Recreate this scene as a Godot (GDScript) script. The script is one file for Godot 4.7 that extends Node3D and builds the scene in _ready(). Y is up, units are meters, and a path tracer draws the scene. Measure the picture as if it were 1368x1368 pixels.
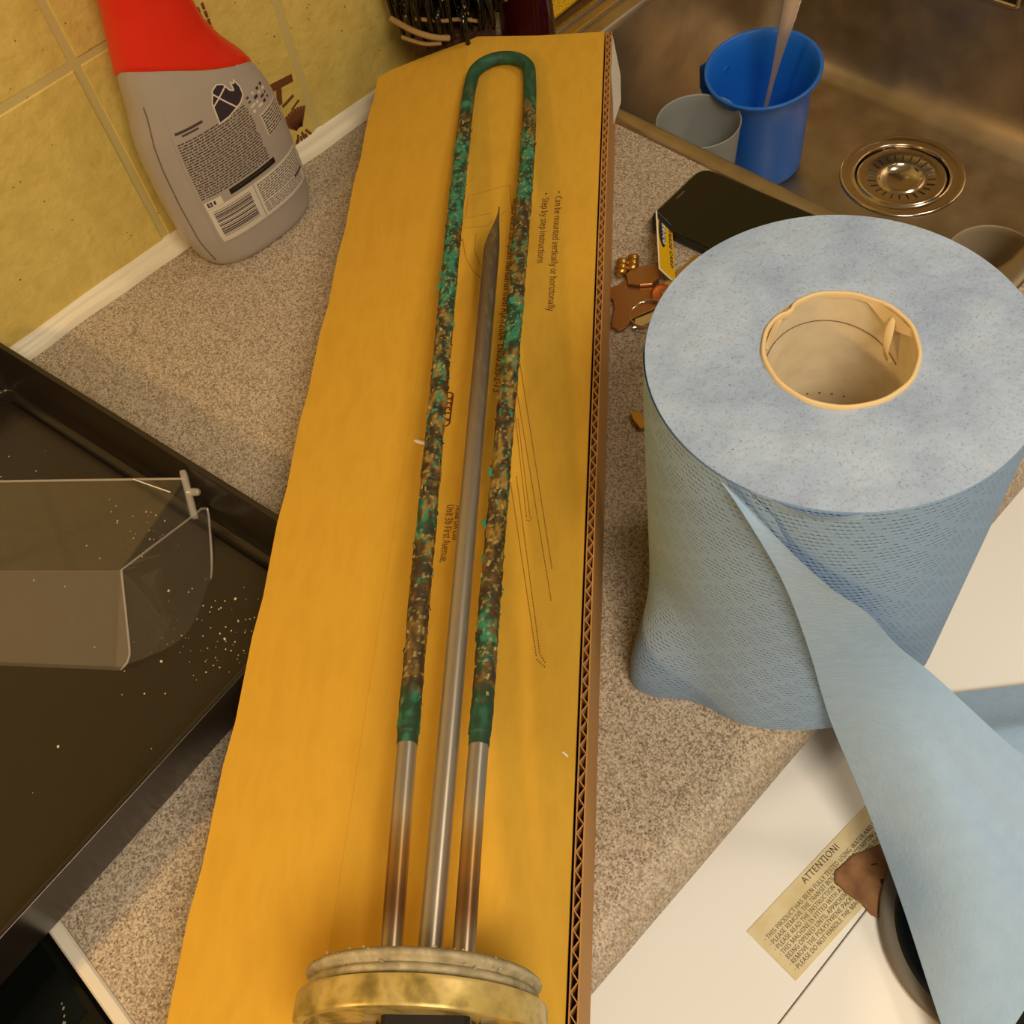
extends Node3D
# A kitchen worktop seen from above: an immersion heater on its opened box, a blue paper roll, a sink corner, a black tray.
# World: worktop surface y = 0, tiled wall z = 0, x runs along the wall towards the sink. Metres.

const BOX_A := Vector3(0.7614, 0, -0.6484)      # the box's long axis, towards the wall
const BOX_AT := Vector3(0.5383, 0, 0.1708)      # foot of the box's far right corner
const ROLL_AT := Vector3(0.2724, 0, 0.5469)
const ROLL_R := 0.0795
const ROLL_H := 0.21

var M := {}
var used := {}
var rng := RandomNumberGenerator.new()


# ---------------------------------------------------------------- mesh builder
class MB:
	var v := PackedVector3Array()
	var c := PackedColorArray()
	var t := PackedVector2Array()
	var idx := PackedInt32Array()
	var tint := Color.WHITE

	func put(p: Vector3, uv := Vector2.ZERO, col = null) -> int:
		v.append(p)
		t.append(uv)
		c.append(tint if col == null else col)
		return v.size() - 1

	func tri(a: int, b: int, d: int) -> void:
		idx.append(a)
		idx.append(b)
		idx.append(d)

	# rows of points; smooth inside the grid
	func grid(rows: Array, wrap := false, cols = null, uvs = null, flip := false) -> void:
		var w: int = rows[0].size()
		var base := v.size()
		var across := w + 1 if wrap else w
		for r in rows.size():
			for k in across:
				var kk := k % w
				var uv: Vector2 = Vector2(float(k) / (across - 1), float(r) / maxi(1, rows.size() - 1)) if uvs == null else uvs[r][k]
				put(rows[r][kk], uv, null if cols == null else cols[r][kk])
		for r in rows.size() - 1:
			for k in across - 1:
				var a := base + r * across + k
				var b := a + 1
				var d := a + across
				var e := d + 1
				if flip:
					tri(a, d, b)
					tri(b, d, e)
				else:
					tri(a, b, d)
					tri(b, e, d)

	# a flat outline, triangulated in its own plane
	func cap(points: PackedVector3Array, out: Vector3) -> void:
		var n := out.normalized()
		var x := (points[1] - points[0]).normalized()
		if absf(x.dot(n)) > 0.9:
			x = (points[2] - points[0]).normalized()
		x = (x - n * x.dot(n)).normalized()
		var y := n.cross(x)
		var flat := PackedVector2Array()
		for q in points:
			flat.append(Vector2(q.dot(x), q.dot(y)))
		var ids := Geometry2D.triangulate_polygon(flat)
		var base := v.size()
		for i in points.size():
			put(points[i], flat[i])
		for i in range(0, ids.size(), 3):
			var p0: Vector3 = points[ids[i]]
			var p1: Vector3 = points[ids[i + 1]]
			var p2: Vector3 = points[ids[i + 2]]
			if (p2 - p0).cross(p1 - p0).dot(n) > 0.0:
				tri(base + ids[i], base + ids[i + 1], base + ids[i + 2])
			else:
				tri(base + ids[i], base + ids[i + 2], base + ids[i + 1])

	func face(points: Array, centre: Vector3) -> void:
		var m := Vector3.ZERO
		for q in points:
			m += q
		m /= points.size()
		var n: Vector3 = (points[2] - points[0]).cross(points[1] - points[0])
		var base := v.size()
		var flip := n.dot(m - centre) < 0.0
		for i in points.size():
			put(points[i], Vector2(i % 2, i / 2))
		for i in range(1, points.size() - 1):
			if flip:
				tri(base, base + i + 1, base + i)
			else:
				tri(base, base + i, base + i + 1)

	# a box with chamfered edges
	func box(centre: Vector3, size: Vector3, bevel := 0.001, basis := Basis()) -> void:
		var h := size / 2.0
		var b := minf(bevel, minf(h.x, minf(h.y, h.z)) * 0.9)
		var at := func(sx: float, sy: float, sz: float, axis: int) -> Vector3:
			var q := Vector3(sx * (h.x - b), sy * (h.y - b), sz * (h.z - b))
			q[axis] += b * [sx, sy, sz][axis]
			return centre + basis * q
		for s: float in [-1.0, 1.0]:
			face([at.call(s, -1, -1, 0), at.call(s, 1, -1, 0), at.call(s, 1, 1, 0), at.call(s, -1, 1, 0)], centre)
			face([at.call(-1, s, -1, 1), at.call(1, s, -1, 1), at.call(1, s, 1, 1), at.call(-1, s, 1, 1)], centre)
			face([at.call(-1, -1, s, 2), at.call(1, -1, s, 2), at.call(1, 1, s, 2), at.call(-1, 1, s, 2)], centre)
			for u: float in [-1.0, 1.0]:
				face([at.call(s, u, -1, 0), at.call(s, u, 1, 0), at.call(s, u, 1, 1), at.call(s, u, -1, 1)], centre)
				face([at.call(s, -1, u, 0), at.call(s, 1, u, 0), at.call(s, 1, u, 2), at.call(s, -1, u, 2)], centre)
				face([at.call(-1, s, u, 1), at.call(1, s, u, 1), at.call(1, s, u, 2), at.call(-1, s, u, 2)], centre)
				for w: float in [-1.0, 1.0]:
					face([at.call(s, u, w, 0), at.call(s, u, w, 1), at.call(s, u, w, 2)], centre)

	# outline in the xz plane lifted through levels of [height, inset]
	func prism(poly: PackedVector2Array, levels: Array, xf := Transform3D()) -> void:
		var rings := []
		for lv in levels:
			var ring := PackedVector3Array()
			var pl := MB.inset(poly, lv[1])
			for q in pl:
				ring.append(xf * Vector3(q.x, lv[0], q.y))
			rings.append(ring)
		for r in rings.size() - 1:
			for k in poly.size():
				var k2 := (k + 1) % poly.size()
				var base := v.size()
				put(rings[r][k])
				put(rings[r][k2])
				put(rings[r + 1][k])
				put(rings[r + 1][k2])
				tri(base, base + 1, base + 2)
				tri(base + 1, base + 3, base + 2)
		var up := xf.basis.y
		cap(rings[-1], up)
		cap(rings[0], -up)

	static func inset(poly: PackedVector2Array, by: float) -> PackedVector2Array:
		if by == 0.0:
			return poly
		var area := 0.0
		for i in poly.size():
			area += poly[i].cross(poly[(i + 1) % poly.size()])
		var s := 1.0 if area > 0.0 else -1.0
		var out := PackedVector2Array()
		for i in poly.size():
			var p := poly[i]
			var e1 := (p - poly[(i + poly.size() - 1) % poly.size()]).normalized()
			var e2 := (poly[(i + 1) % poly.size()] - p).normalized()
			var n1 := Vector2(-e1.y, e1.x) * s
			var n2 := Vector2(-e2.y, e2.x) * s
			var n := (n1 + n2).normalized()
			out.append(p + n * by / maxf(0.35, n.dot(n1)))
		return out

	func tube(path: Array, radius, seg := 12, ends := true, cols = null) -> void:
		var rows := []
		var cr = null if cols == null else []
		var side := Vector3.ZERO
		for i in path.size():
			var dir: Vector3 = (path[mini(i + 1, path.size() - 1)] - path[maxi(i - 1, 0)]).normalized()
			if side == Vector3.ZERO:
				side = dir.cross(Vector3.UP if absf(dir.y) < 0.9 else Vector3.RIGHT).normalized()
			side = (side - dir * side.dot(dir)).normalized()
			var up := side.cross(dir)
			var r: float = radius[i] if radius is Array or radius is PackedFloat32Array else radius
			var ring := PackedVector3Array()
			for k in seg:
				var a := TAU * k / seg
				ring.append(path[i] + (side * cos(a) + up * sin(a)) * r)
			rows.append(ring)
			if cols != null:
				var cc := []
				cc.resize(seg)
				cc.fill(cols[i])
				cr.append(cc)
		grid(rows, true, cr, null, true)
		if ends:
			cap(rows[0], path[0] - path[1])
			cap(rows[-1], path[-1] - path[-2])

	# profile of [radius, height] spun round the y axis of xf; a new smooth strip starts at each null
	func lathe(profile: Array, seg := 48, xf := Transform3D(), sweep := TAU) -> void:
		var rows := []
		for q in profile + [null]:
			if q == null:
				if rows.size() > 1:
					grid(rows, sweep == TAU)
				rows = []
				continue
			var ring := PackedVector3Array()
			var n := seg if sweep == TAU else seg + 1
			for k in n:
				var a := sweep * k / seg
				ring.append(xf * Vector3(cos(a) * q[0], q[1], sin(a) * q[0]))
			rows.append(ring)

	func mesh() -> ArrayMesh:
		var n := PackedVector3Array()
		n.resize(v.size())
		for i in range(0, idx.size(), 3):
			var p := v[idx[i]]
			var f := (v[idx[i + 2]] - p).cross(v[idx[i + 1]] - p)
			n[idx[i]] += f
			n[idx[i + 1]] += f
			n[idx[i + 2]] += f
		for i in n.size():
			n[i] = n[i].normalized() if n[i].length_squared() > 0.0 else Vector3.UP
		var a := []
		a.resize(Mesh.ARRAY_MAX)
		a[Mesh.ARRAY_VERTEX] = v
		a[Mesh.ARRAY_NORMAL] = n
		a[Mesh.ARRAY_COLOR] = c
		a[Mesh.ARRAY_TEX_UV] = t
		a[Mesh.ARRAY_INDEX] = idx
		var m := ArrayMesh.new()
		m.add_surface_from_arrays(Mesh.PRIMITIVE_TRIANGLES, a)
		return m


# ---------------------------------------------------------------- naming
func numbered(called: String) -> String:
	var k: int = used.get(called, 0)
	used[called] = k + 1
	return called if k == 0 else "%s_%03d" % [called, k]


func tag(o: Node3D, label: String, category: String, group := "", kind := "") -> Node3D:
	o.set_meta("label", label)
	if category:
		o.set_meta("category", category)
	if group:
		o.set_meta("group", group)
	if kind:
		o.set_meta("kind", kind)
	return o


func thing(called: String, label: String, category: String, at := Vector3.ZERO, turn := 0.0, group := "") -> Node3D:
	var o := Node3D.new()
	o.name = numbered(called)
	add_child(o, true)
	o.position = at
	o.rotation.y = turn
	tag(o, label, category, group)
	return o


func part(called: String, mb: MB, mat: Material, parent: Node, label := "") -> MeshInstance3D:
	var o := MeshInstance3D.new()
	var key := str(parent.get_instance_id()) + called
	var k: int = used.get(key, 0)
	used[key] = k + 1
	o.name = called if k == 0 else "%s_%03d" % [called, k]
	o.mesh = mb.mesh()
	o.material_override = mat
	parent.add_child(o, true)
	if label:
		o.set_meta("label", label)
	return o


func struct(called: String, mb: MB, mat: Material, label := "") -> MeshInstance3D:
	var o := part(called, mb, mat, self)
	o.set_meta("kind", "structure")
	if label:
		o.set_meta("label", label)
	return o


func lettering(text: String, height: float, mat: Material, parent: Node, xf: Transform3D, bold := false, squeeze := 1.0, width := 0.0) -> MeshInstance3D:
	var f := SystemFont.new()
	f.font_names = PackedStringArray(["Droid Sans"])
	if bold:
		f.font_weight = 700
	var tm := TextMesh.new()
	tm.text = text
	tm.font = f
	tm.font_size = 32
	tm.pixel_size = height / 23.0
	tm.curve_step = 4.0
	tm.depth = 0.00015
	tm.horizontal_alignment = HORIZONTAL_ALIGNMENT_LEFT
	tm.vertical_alignment = VERTICAL_ALIGNMENT_BOTTOM
	var o := MeshInstance3D.new()
	var key := str(parent.get_instance_id()) + "printed_text"
	var k: int = used.get(key, 0)
	used[key] = k + 1
	o.name = "printed_text" if k == 0 else "printed_text_%03d" % k
	o.mesh = tm
	o.material_override = mat
	var s := squeeze
	if width > 0.0:
		var b := tm.get_aabb()
		if b.size.x > 0.0:
			s = width / b.size.x
	o.transform = Transform3D(xf.basis * Basis.from_scale(Vector3(s, 1, 1)), xf.origin)
	parent.add_child(o, true)
	return o


# ---------------------------------------------------------------- materials
func mat(called: String, col: Color, rough := 0.6, metal := 0.0) -> StandardMaterial3D:
	var m := StandardMaterial3D.new()
	m.resource_name = called
	m.albedo_color = col
	m.roughness = rough
	m.metallic = metal
	M[called] = m
	return m


func image_of(w: int, h: int, data: PackedByteArray) -> ImageTexture:
	return ImageTexture.create_from_image(Image.create_from_data(w, h, false, Image.FORMAT_RGB8, data))


# random specks of several colours over a base, tileable
func speckle(n: int, base: Color, specks: Array, seed_: int, jitter := 6) -> ImageTexture:
	rng.seed = seed_
	var d := PackedByteArray()
	d.resize(n * n * 3)
	for i in n * n:
		var j := rng.randi_range(-jitter, jitter)
		d[i * 3] = clampi(base.r8 + j, 0, 255)
		d[i * 3 + 1] = clampi(base.g8 + j, 0, 255)
		d[i * 3 + 2] = clampi(base.b8 + j, 0, 255)
	for s in specks:
		var col: Color = s[0]
		for k in int(s[1] * n * n):
			var x := rng.randi() % n
			var y := rng.randi() % n
			var w := rng.randi_range(1, s[2])
			var h := rng.randi_range(1, s[2])
			for yy in h:
				for xx in w:
					var i := (((y + yy) % n) * n + (x + xx) % n) * 3
					d[i] = col.r8
					d[i + 1] = col.g8
					d[i + 2] = col.b8
	return image_of(n, n, d)


# colour ramp over smooth noise, tileable enough when the period is long
func cloud(n: int, freq: float, ramp: Array, seed_: int, oct := 4) -> NoiseTexture2D:
	var f := FastNoiseLite.new()
	f.seed = seed_
	f.frequency = freq
	f.fractal_octaves = oct
	var t := NoiseTexture2D.new()
	t.width = n
	t.height = n
	t.noise = f
	t.seamless = true
	if ramp:
		var g := Gradient.new()
		var off := PackedFloat32Array()
		var cs := PackedColorArray()
		for r in ramp:
			off.append(r[0])
			cs.append(r[1])
		g.offsets = off
		g.colors = cs
		t.color_ramp = g
	return t


func tri_planar(m: StandardMaterial3D, per_metre: float, world := true) -> StandardMaterial3D:
	m.uv1_triplanar = true
	m.uv1_world_triplanar = world
	m.uv1_scale = Vector3.ONE * per_metre
	return m


func relief(m: StandardMaterial3D, tex: Texture2D, centimetres: float) -> StandardMaterial3D:
	m.heightmap_enabled = true
	m.heightmap_texture = tex
	m.heightmap_scale = centimetres
	return m


func make_materials() -> void:
	var m: StandardMaterial3D
	m = mat("worktop laminate", Color.WHITE, 0.55)
	m.albedo_texture = speckle(1024, Color8(172, 156, 134), [[Color8(142, 126, 106), 0.15, 3], [Color8(196, 180, 156), 0.14, 3], [Color8(116, 101, 84), 0.04, 2], [Color8(212, 198, 176), 0.035, 2], [Color8(96, 82, 68), 0.008, 2]], 3)
	tri_planar(m, 2.2)
	m = mat("white edging", Color8(222, 214, 196), 0.45)
	m = mat("tile glaze", Color.WHITE, 0.35)
	m.albedo_texture = cloud(512, 0.012, [[0.0, Color8(212, 186, 96)], [0.45, Color8(222, 195, 104)], [0.7, Color8(226, 200, 110)], [1.0, Color8(214, 187, 97)]], 5, 5)
	tri_planar(m, 6.0)
	relief(m, cloud(512, 0.03, [], 9, 4), 0.05)
	m = mat("grout", Color8(206, 186, 116), 0.9)
	m = mat("sealant", Color8(232, 220, 190), 0.4)
	m = mat("tile print", Color8(116, 68, 34), 0.5)
	m = mat("tile fleck", Color8(120, 84, 40), 0.6)
	m = mat("wall paint", Color8(222, 220, 214), 0.9)
	m = mat("ceiling paint", Color8(236, 235, 231), 0.9)
	m = mat("floor vinyl", Color8(120, 100, 82), 0.6)
	m = mat("cupboard", Color8(205, 196, 178), 0.6)

	m = mat("card", Color.WHITE, 0.8)
	m.albedo_texture = cloud(1024, 0.006, [[0.0, Color8(200, 153, 40)], [0.4, Color8(206, 159, 44)], [0.6, Color8(209, 162, 46)], [1.0, Color8(202, 155, 42)]], 21, 6)
	m.uv1_triplanar = true
	m.uv1_scale = Vector3(3.0, 3.0, 9.0)
	relief(m, cloud(512, 0.02, [], 22, 3), 0.02)
	m = mat("card edge", Color8(190, 138, 74), 0.85)
	m = mat("flute shade", Color8(120, 78, 36), 0.9)
	m = mat("card print", Color8(98, 44, 26), 0.8)
	m = mat("card sketch", Color8(172, 114, 40), 0.8)
	m = mat("white paper", Color8(228, 220, 200), 0.8)

	m = mat("steel", Color8(205, 190, 168), 0.26, 1.0)
	relief(m, cloud(512, 0.02, [], 31, 3), 0.01)
	tri_planar(m, 4.0)
	m = mat("polished steel", Color8(214, 200, 180), 0.16, 1.0)
	m = mat("sink steel", Color.WHITE, 0.5, 1.0)
	m.albedo_texture = cloud(512, 0.01, [[0.0, Color8(166, 150, 126)], [0.5, Color8(186, 169, 143)], [1.0, Color8(202, 184, 158)]], 33, 5)
	m.roughness_texture = cloud(512, 0.015, [[0.0, Color8(185, 185, 185)], [1.0, Color8(255, 255, 255)]], 34, 4)
	tri_planar(m, 3.0)
	relief(m, cloud(512, 0.012, [], 35, 3), 0.03)
	m = mat("heat tinted steel", Color.WHITE, 0.34, 0.75)
	m.vertex_color_use_as_albedo = true
	m = mat("scale crust", Color.WHITE, 0.62)
	m.vertex_color_use_as_albedo = true
	m.metallic_specular = 0.5
	m = mat("old brass", Color.WHITE, 0.36, 0.3)
	m.albedo_texture = cloud(512, 0.015, [[0.0, Color8(112, 90, 46)], [0.3, Color8(160, 138, 72)], [0.45, Color8(196, 170, 92)], [0.65, Color8(208, 182, 112)], [1.0, Color8(156, 130, 74)]], 41, 5)
	tri_planar(m, 8.0, false)
	m = mat("limy washer", Color.WHITE, 0.85)
	m.albedo_texture = cloud(512, 0.02, [[0.0, Color8(120, 108, 80)], [0.4, Color8(160, 146, 112)], [0.65, Color8(186, 172, 136)], [1.0, Color8(140, 126, 92)]], 43, 5)
	tri_planar(m, 9.0, false)
	relief(m, cloud(256, 0.06, [], 44, 4), 0.06)
	m = mat("black plastic", Color8(28, 26, 26), 0.4)

	m = mat("blue paper", Color.WHITE, 0.95)
	m.albedo_texture = cloud(512, 0.03, [[0.0, Color8(152, 180, 210)], [0.5, Color8(158, 186, 215)], [1.0, Color8(164, 191, 219)]], 51, 5)
	tri_planar(m, 6.0, false)
	relief(m, cloud(512, 0.12, [], 52, 3), 0.03)
	m = mat("blue paper end", Color.WHITE, 0.95)
	m.albedo_texture = cloud(1024, 0.006, [[0.0, Color8(152, 170, 198)], [0.3, Color8(162, 180, 207)], [0.5, Color8(170, 188, 213)], [0.66, Color8(176, 193, 217)], [0.74, Color8(178, 195, 219)], [1.0, Color8(184, 199, 221)]], 53, 6)
	tri_planar(m, 3.2, false)
	m.detail_enabled = true
	m.detail_blend_mode = BaseMaterial3D.BLEND_MODE_MUL
	m.detail_albedo = speckle(1024, Color8(248, 249, 251), [[Color8(226, 228, 232), 0.03, 3], [Color8(200, 204, 210), 0.004, 2], [Color8(166, 170, 178), 0.0008, 2]], 55, 5)
	relief(m, cloud(512, 0.10, [], 54, 4), 0.045)
	m = mat("embossed blue paper", Color8(146, 174, 206), 0.95)
	relief(m, emboss(), 0.17)
	m.uv1_scale = Vector3(1, 1, 1)
	m = mat("kraft core", Color.WHITE, 0.9)
	m.albedo_texture = cloud(512, 0.02, [[0.0, Color8(216, 198, 162)], [0.5, Color8(230, 213, 178)], [1.0, Color8(236, 220, 186)]], 57, 5)
	tri_planar(m, 7.0, false)
	m = mat("kraft edge", Color8(228, 200, 148), 0.9)
	m = mat("core mark", Color8(110, 84, 52), 0.9)

	m = mat("bottle plastic", Color8(172, 162, 150), 0.32)
	m = mat("bottle seam", Color8(118, 104, 88), 0.45)
	m = mat("red plastic", Color8(226, 40, 16), 0.38)
	m = mat("bottle print", Color.WHITE, 0.4)
	m.albedo_texture = bottle_print()

	m = mat("blue plastic", Color8(26, 108, 214), 0.35)
	m = mat("grey plastic", Color8(150, 152, 148), 0.45)
	m = mat("taupe plastic", Color8(168, 152, 126), 0.4)
	m = mat("phone glass", Color8(10, 10, 10), 0.08)
	m = mat("phone body", Color8(22, 22, 23), 0.35)
	m = mat("yellow card", Color8(236, 186, 14), 0.3)
	m = mat("card white", Color8(235, 230, 215), 0.4)
	m = mat("dark ink", Color8(34, 30, 44), 0.5)
	m = mat("bronze key", Color8(172, 122, 76), 0.3, 0.75)
	m = mat("brass key", Color8(204, 160, 80), 0.3, 0.9)
	m = mat("copper", Color8(200, 112, 56), 0.25, 0.9)

	m = mat("black enamel", Color8(38, 31, 24), 0.24)
	relief(m, cloud(256, 0.05, [], 61, 3), 0.006)
	tri_planar(m, 6.0, false)
	m = mat("hob glass", Color8(10, 13, 9), 0.06)
	m = mat("hob mark", Color8(112, 112, 102), 0.5)
	m = mat("crumb", Color8(226, 206, 160), 0.8)
	m = mat("clear plastic", Color(0.97, 0.90, 0.78, 0.018), 0.03)
	m.metallic_specular = 0.4
	m.transparency = BaseMaterial3D.TRANSPARENCY_ALPHA
	m = mat("dusty lit clear plastic", Color(0.97, 0.88, 0.74, 0.055), 0.03)  # same plastic made paler: dust, plus reflected light put into its colour
	m.transparency = BaseMaterial3D.TRANSPARENCY_ALPHA
	m = mat("clear plastic rim", Color(0.86, 0.82, 0.76, 0.28), 0.12)
	m.transparency = BaseMaterial3D.TRANSPARENCY_ALPHA

	m = mat("white enamel", Color8(238, 236, 231), 0.35)
	m = mat("seam dark", Color8(90, 78, 66), 0.8)
	m = mat("label paper", Color.WHITE, 0.6)
	m.albedo_texture = cloud(256, 0.02, [[0.0, Color8(206, 188, 140)], [0.5, Color8(218, 202, 158)], [1.0, Color8(224, 210, 172)]], 71, 4)
	tri_planar(m, 8.0, false)
	m = mat("label ink", Color8(60, 44, 30), 0.8)
	m = mat("rust", Color.WHITE, 0.75)
	m.albedo_texture = cloud(256, 0.02, [[0.0, Color8(112, 76, 44)], [0.5, Color8(138, 98, 58)], [1.0, Color8(158, 116, 78)]], 73, 4)
	tri_planar(m, 12.0, false)
	m = mat("rust dark", Color8(70, 30, 20), 0.8)
	m = mat("grey dish", Color8(104, 97, 84), 0.5)
	m = mat("dark glaze", Color8(14, 18, 17), 0.15)

	m = mat("wicker", Color8(70, 40, 22), 0.7)
	m = mat("straw", Color8(150, 120, 70), 0.7)
	m = mat("black film", Color8(20, 16, 10), 0.12)
	m = mat("dark red glass", Color8(62, 10, 8), 0.06)
	m = mat("sponge", Color8(238, 186, 20), 0.95)
	relief(m, cloud(256, 0.08, [], 81, 3), 0.2)
	tri_planar(m, 20.0, false)
	m = mat("scouring pad", Color8(30, 62, 34), 0.95)
	m = mat("lamp glow", Color8(255, 244, 224), 0.6)
	m.emission_enabled = true
	m.emission = Color(1.0, 0.92, 0.78)
	m.emission_energy_multiplier = 1.6
	m = mat("warm glow", Color8(255, 220, 160), 0.6)
	m.emission_enabled = true
	m.emission = Color(1.0, 0.72, 0.38)
	m.emission_energy_multiplier = 1.2


# rows of short pressed dashes in diamond fields, 40 mm a side
func emboss() -> ImageTexture:
	var n := 256
	var d := PackedByteArray()
	d.resize(n * n * 3)
	d.fill(120)
	for r in 16:
		for k in 16:
			var cx := k * 16 + (8 if r % 2 else 0)
			var cy := r * 16 + 8
			var u := absf(fposmod(cx, 128.0) - 64.0) / 64.0
			var w := absf(fposmod(cy, 128.0) - 64.0) / 64.0
			var strength := 110 if absf(u + w - 1.0) > 0.16 else 20
			for yy in range(-4, 5):
				for xx in range(-6, 7):
					var q := Vector2(xx / 6.0, yy / 4.0).length()
					if q < 1.0:
						var x := posmod(cx + xx, n)
						var y := posmod(cy + yy, n)
						var val := clampi(120 + int(strength * (1.0 - q * q)), 0, 255)
						for ch in 3:
							d[(y * n + x) * 3 + ch] = val
	return image_of(n, n, d)


# what is printed on the bottle's back: logo, small text, a black bar and a bar code
func bottle_print() -> ImageTexture:
	var w := 640
	var h := 800
	var grey := Color8(172, 162, 150)
	var im := Image.create_empty(w, h, false, Image.FORMAT_RGB8)
	im.fill(grey)
	rng.seed = 77
	var navy := Color8(44, 40, 56)
	var ink := Color8(70, 62, 62)
	var pale := Color8(226, 216, 196)
	var lines := func(x0: int, x1: int, y0: int, y1: int, step: int, col: Color) -> void:
		var y := y0
		while y < y1:
			var x := x0
			while x < x1 - 6:
				var len := rng.randi_range(8, 30)
				im.fill_rect(Rect2i(x, y, mini(len, x1 - x), maxi(3, int(step * 0.55))), col)
				x += len + rng.randi_range(3, 6)
			y += step
	# left column of instructions, dense dark text
	im.fill_rect(Rect2i(20, 110, 150, 14), ink)
	im.fill_rect(Rect2i(50, 132, 90, 10), ink)
	lines.call(14, 400, 170, 500, 14, ink)
	# right column: big letters, a notice and a small box
	for k in 16:
		im.fill_rect(Rect2i(420 + (k % 4) * 42, 150 + (k / 4) * 26, rng.randi_range(14, 34), rng.randi_range(8, 18)), [pale, navy, ink, pale][rng.randi() % 4])
	im.fill_rect(Rect2i(440, 270, 190, 130), pale.lerp(grey, 0.45))
	lines.call(450, 620, 284, 390, 15, ink)
	im.fill_rect(Rect2i(150, 512, 270, 34), Color8(32, 28, 26))
	lines.call(170, 400, 524, 530, 12, Color8(80, 70, 60))
	# white foot of the print: bar code on the left, text on the right
	im.fill_rect(Rect2i(14, 520, 90, 44), pale)
	im.fill_rect(Rect2i(26, 528, 26, 28), navy)
	im.fill_rect(Rect2i(32, 534, 14, 4), pale)
	im.fill_rect(Rect2i(32, 544, 14, 4), pale)
	im.fill_rect(Rect2i(60, 530, 10, 24), navy)
	im.fill_rect(Rect2i(14, 566, 610, 220), pale.lerp(grey, 0.12))
	var y := 590
	while y < 760:
		var hh: int = [3, 4, 6, 9][rng.randi() % 4]
		im.fill_rect(Rect2i(36, y, 200, hh), ink)
		y += hh + rng.randi_range(3, 8)
	im.fill_rect(Rect2i(262, 570, 6, 210), grey)
	lines.call(282, 600, 584, 700, 13, ink.lerp(pale, 0.25))
	lines.call(282, 560, 706, 770, 13, ink.lerp(pale, 0.35))
	im.fill_rect(Rect2i(500, 700, 100, 16), ink)
	# the emblem: a dark peaked shape in a white outline
	var outer := PackedVector2Array([Vector2(236, 180), Vector2(252, 70), Vector2(290, 14), Vector2(332, 0), Vector2(366, 18), Vector2(378, 62), Vector2(392, 74), Vector2(404, 30), Vector2(418, 48), Vector2(432, 30), Vector2(438, 84), Vector2(424, 128), Vector2(388, 152), Vector2(300, 176)])
	var inner := Geometry2D.offset_polygon(outer, -7.0)
	for yy in range(0, 190):
		for xx in range(226, 446):
			var q := Vector2(xx, yy)
			if inner and Geometry2D.is_point_in_polygon(q, inner[0]):
				im.set_pixel(xx, yy, pale if absf((q - Vector2(300, 60)).dot(Vector2(0.86, -0.5))) < 4.0 or absf((q - Vector2(300, 66)).dot(Vector2(0.42, 0.91))) < 4.0 else navy)
			elif Geometry2D.is_point_in_polygon(q, outer):
				im.set_pixel(xx, yy, pale)
	return ImageTexture.create_from_image(im)


# ---------------------------------------------------------------- scene
func _ready() -> void:
	# camera
	var cam := Camera3D.new()
	cam.name = "camera"
	cam.fov = 51.576
	cam.near = 0.02
	cam.position = Vector3(0.0, 0.54879, 0.68617)
	cam.rotation = Vector3(-0.979801, -0.602515, -0.229307)
	add_child(cam)
	cam.current = true
	# sky and exposure
	var we := WorldEnvironment.new()
	we.name = "world_environment"
	var e := Environment.new()
	e.background_mode = Environment.BG_COLOR
	e.background_color = Color(0.02, 0.02, 0.025)
	e.tonemap_mode = Environment.TONE_MAPPER_LINEAR
	e.tonemap_exposure = 0.94
	e.sdfgi_enabled = true
	e.ssao_enabled = true
	e.ssil_enabled = true
	we.environment = e
	add_child(we)
	make_materials()
	lamps()
	# the setting
	room()
	worktop()
	tiles()
	# things, largest first
	washing_machine()
	cooker()
	sink()
	cardboard_box()
	immersion_heater()
	paper_roll()
	tray()
	clear_cover()
	spray_bottle()
	cups()
	phone()
	keys()
	corner_things()
	small_things()


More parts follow.
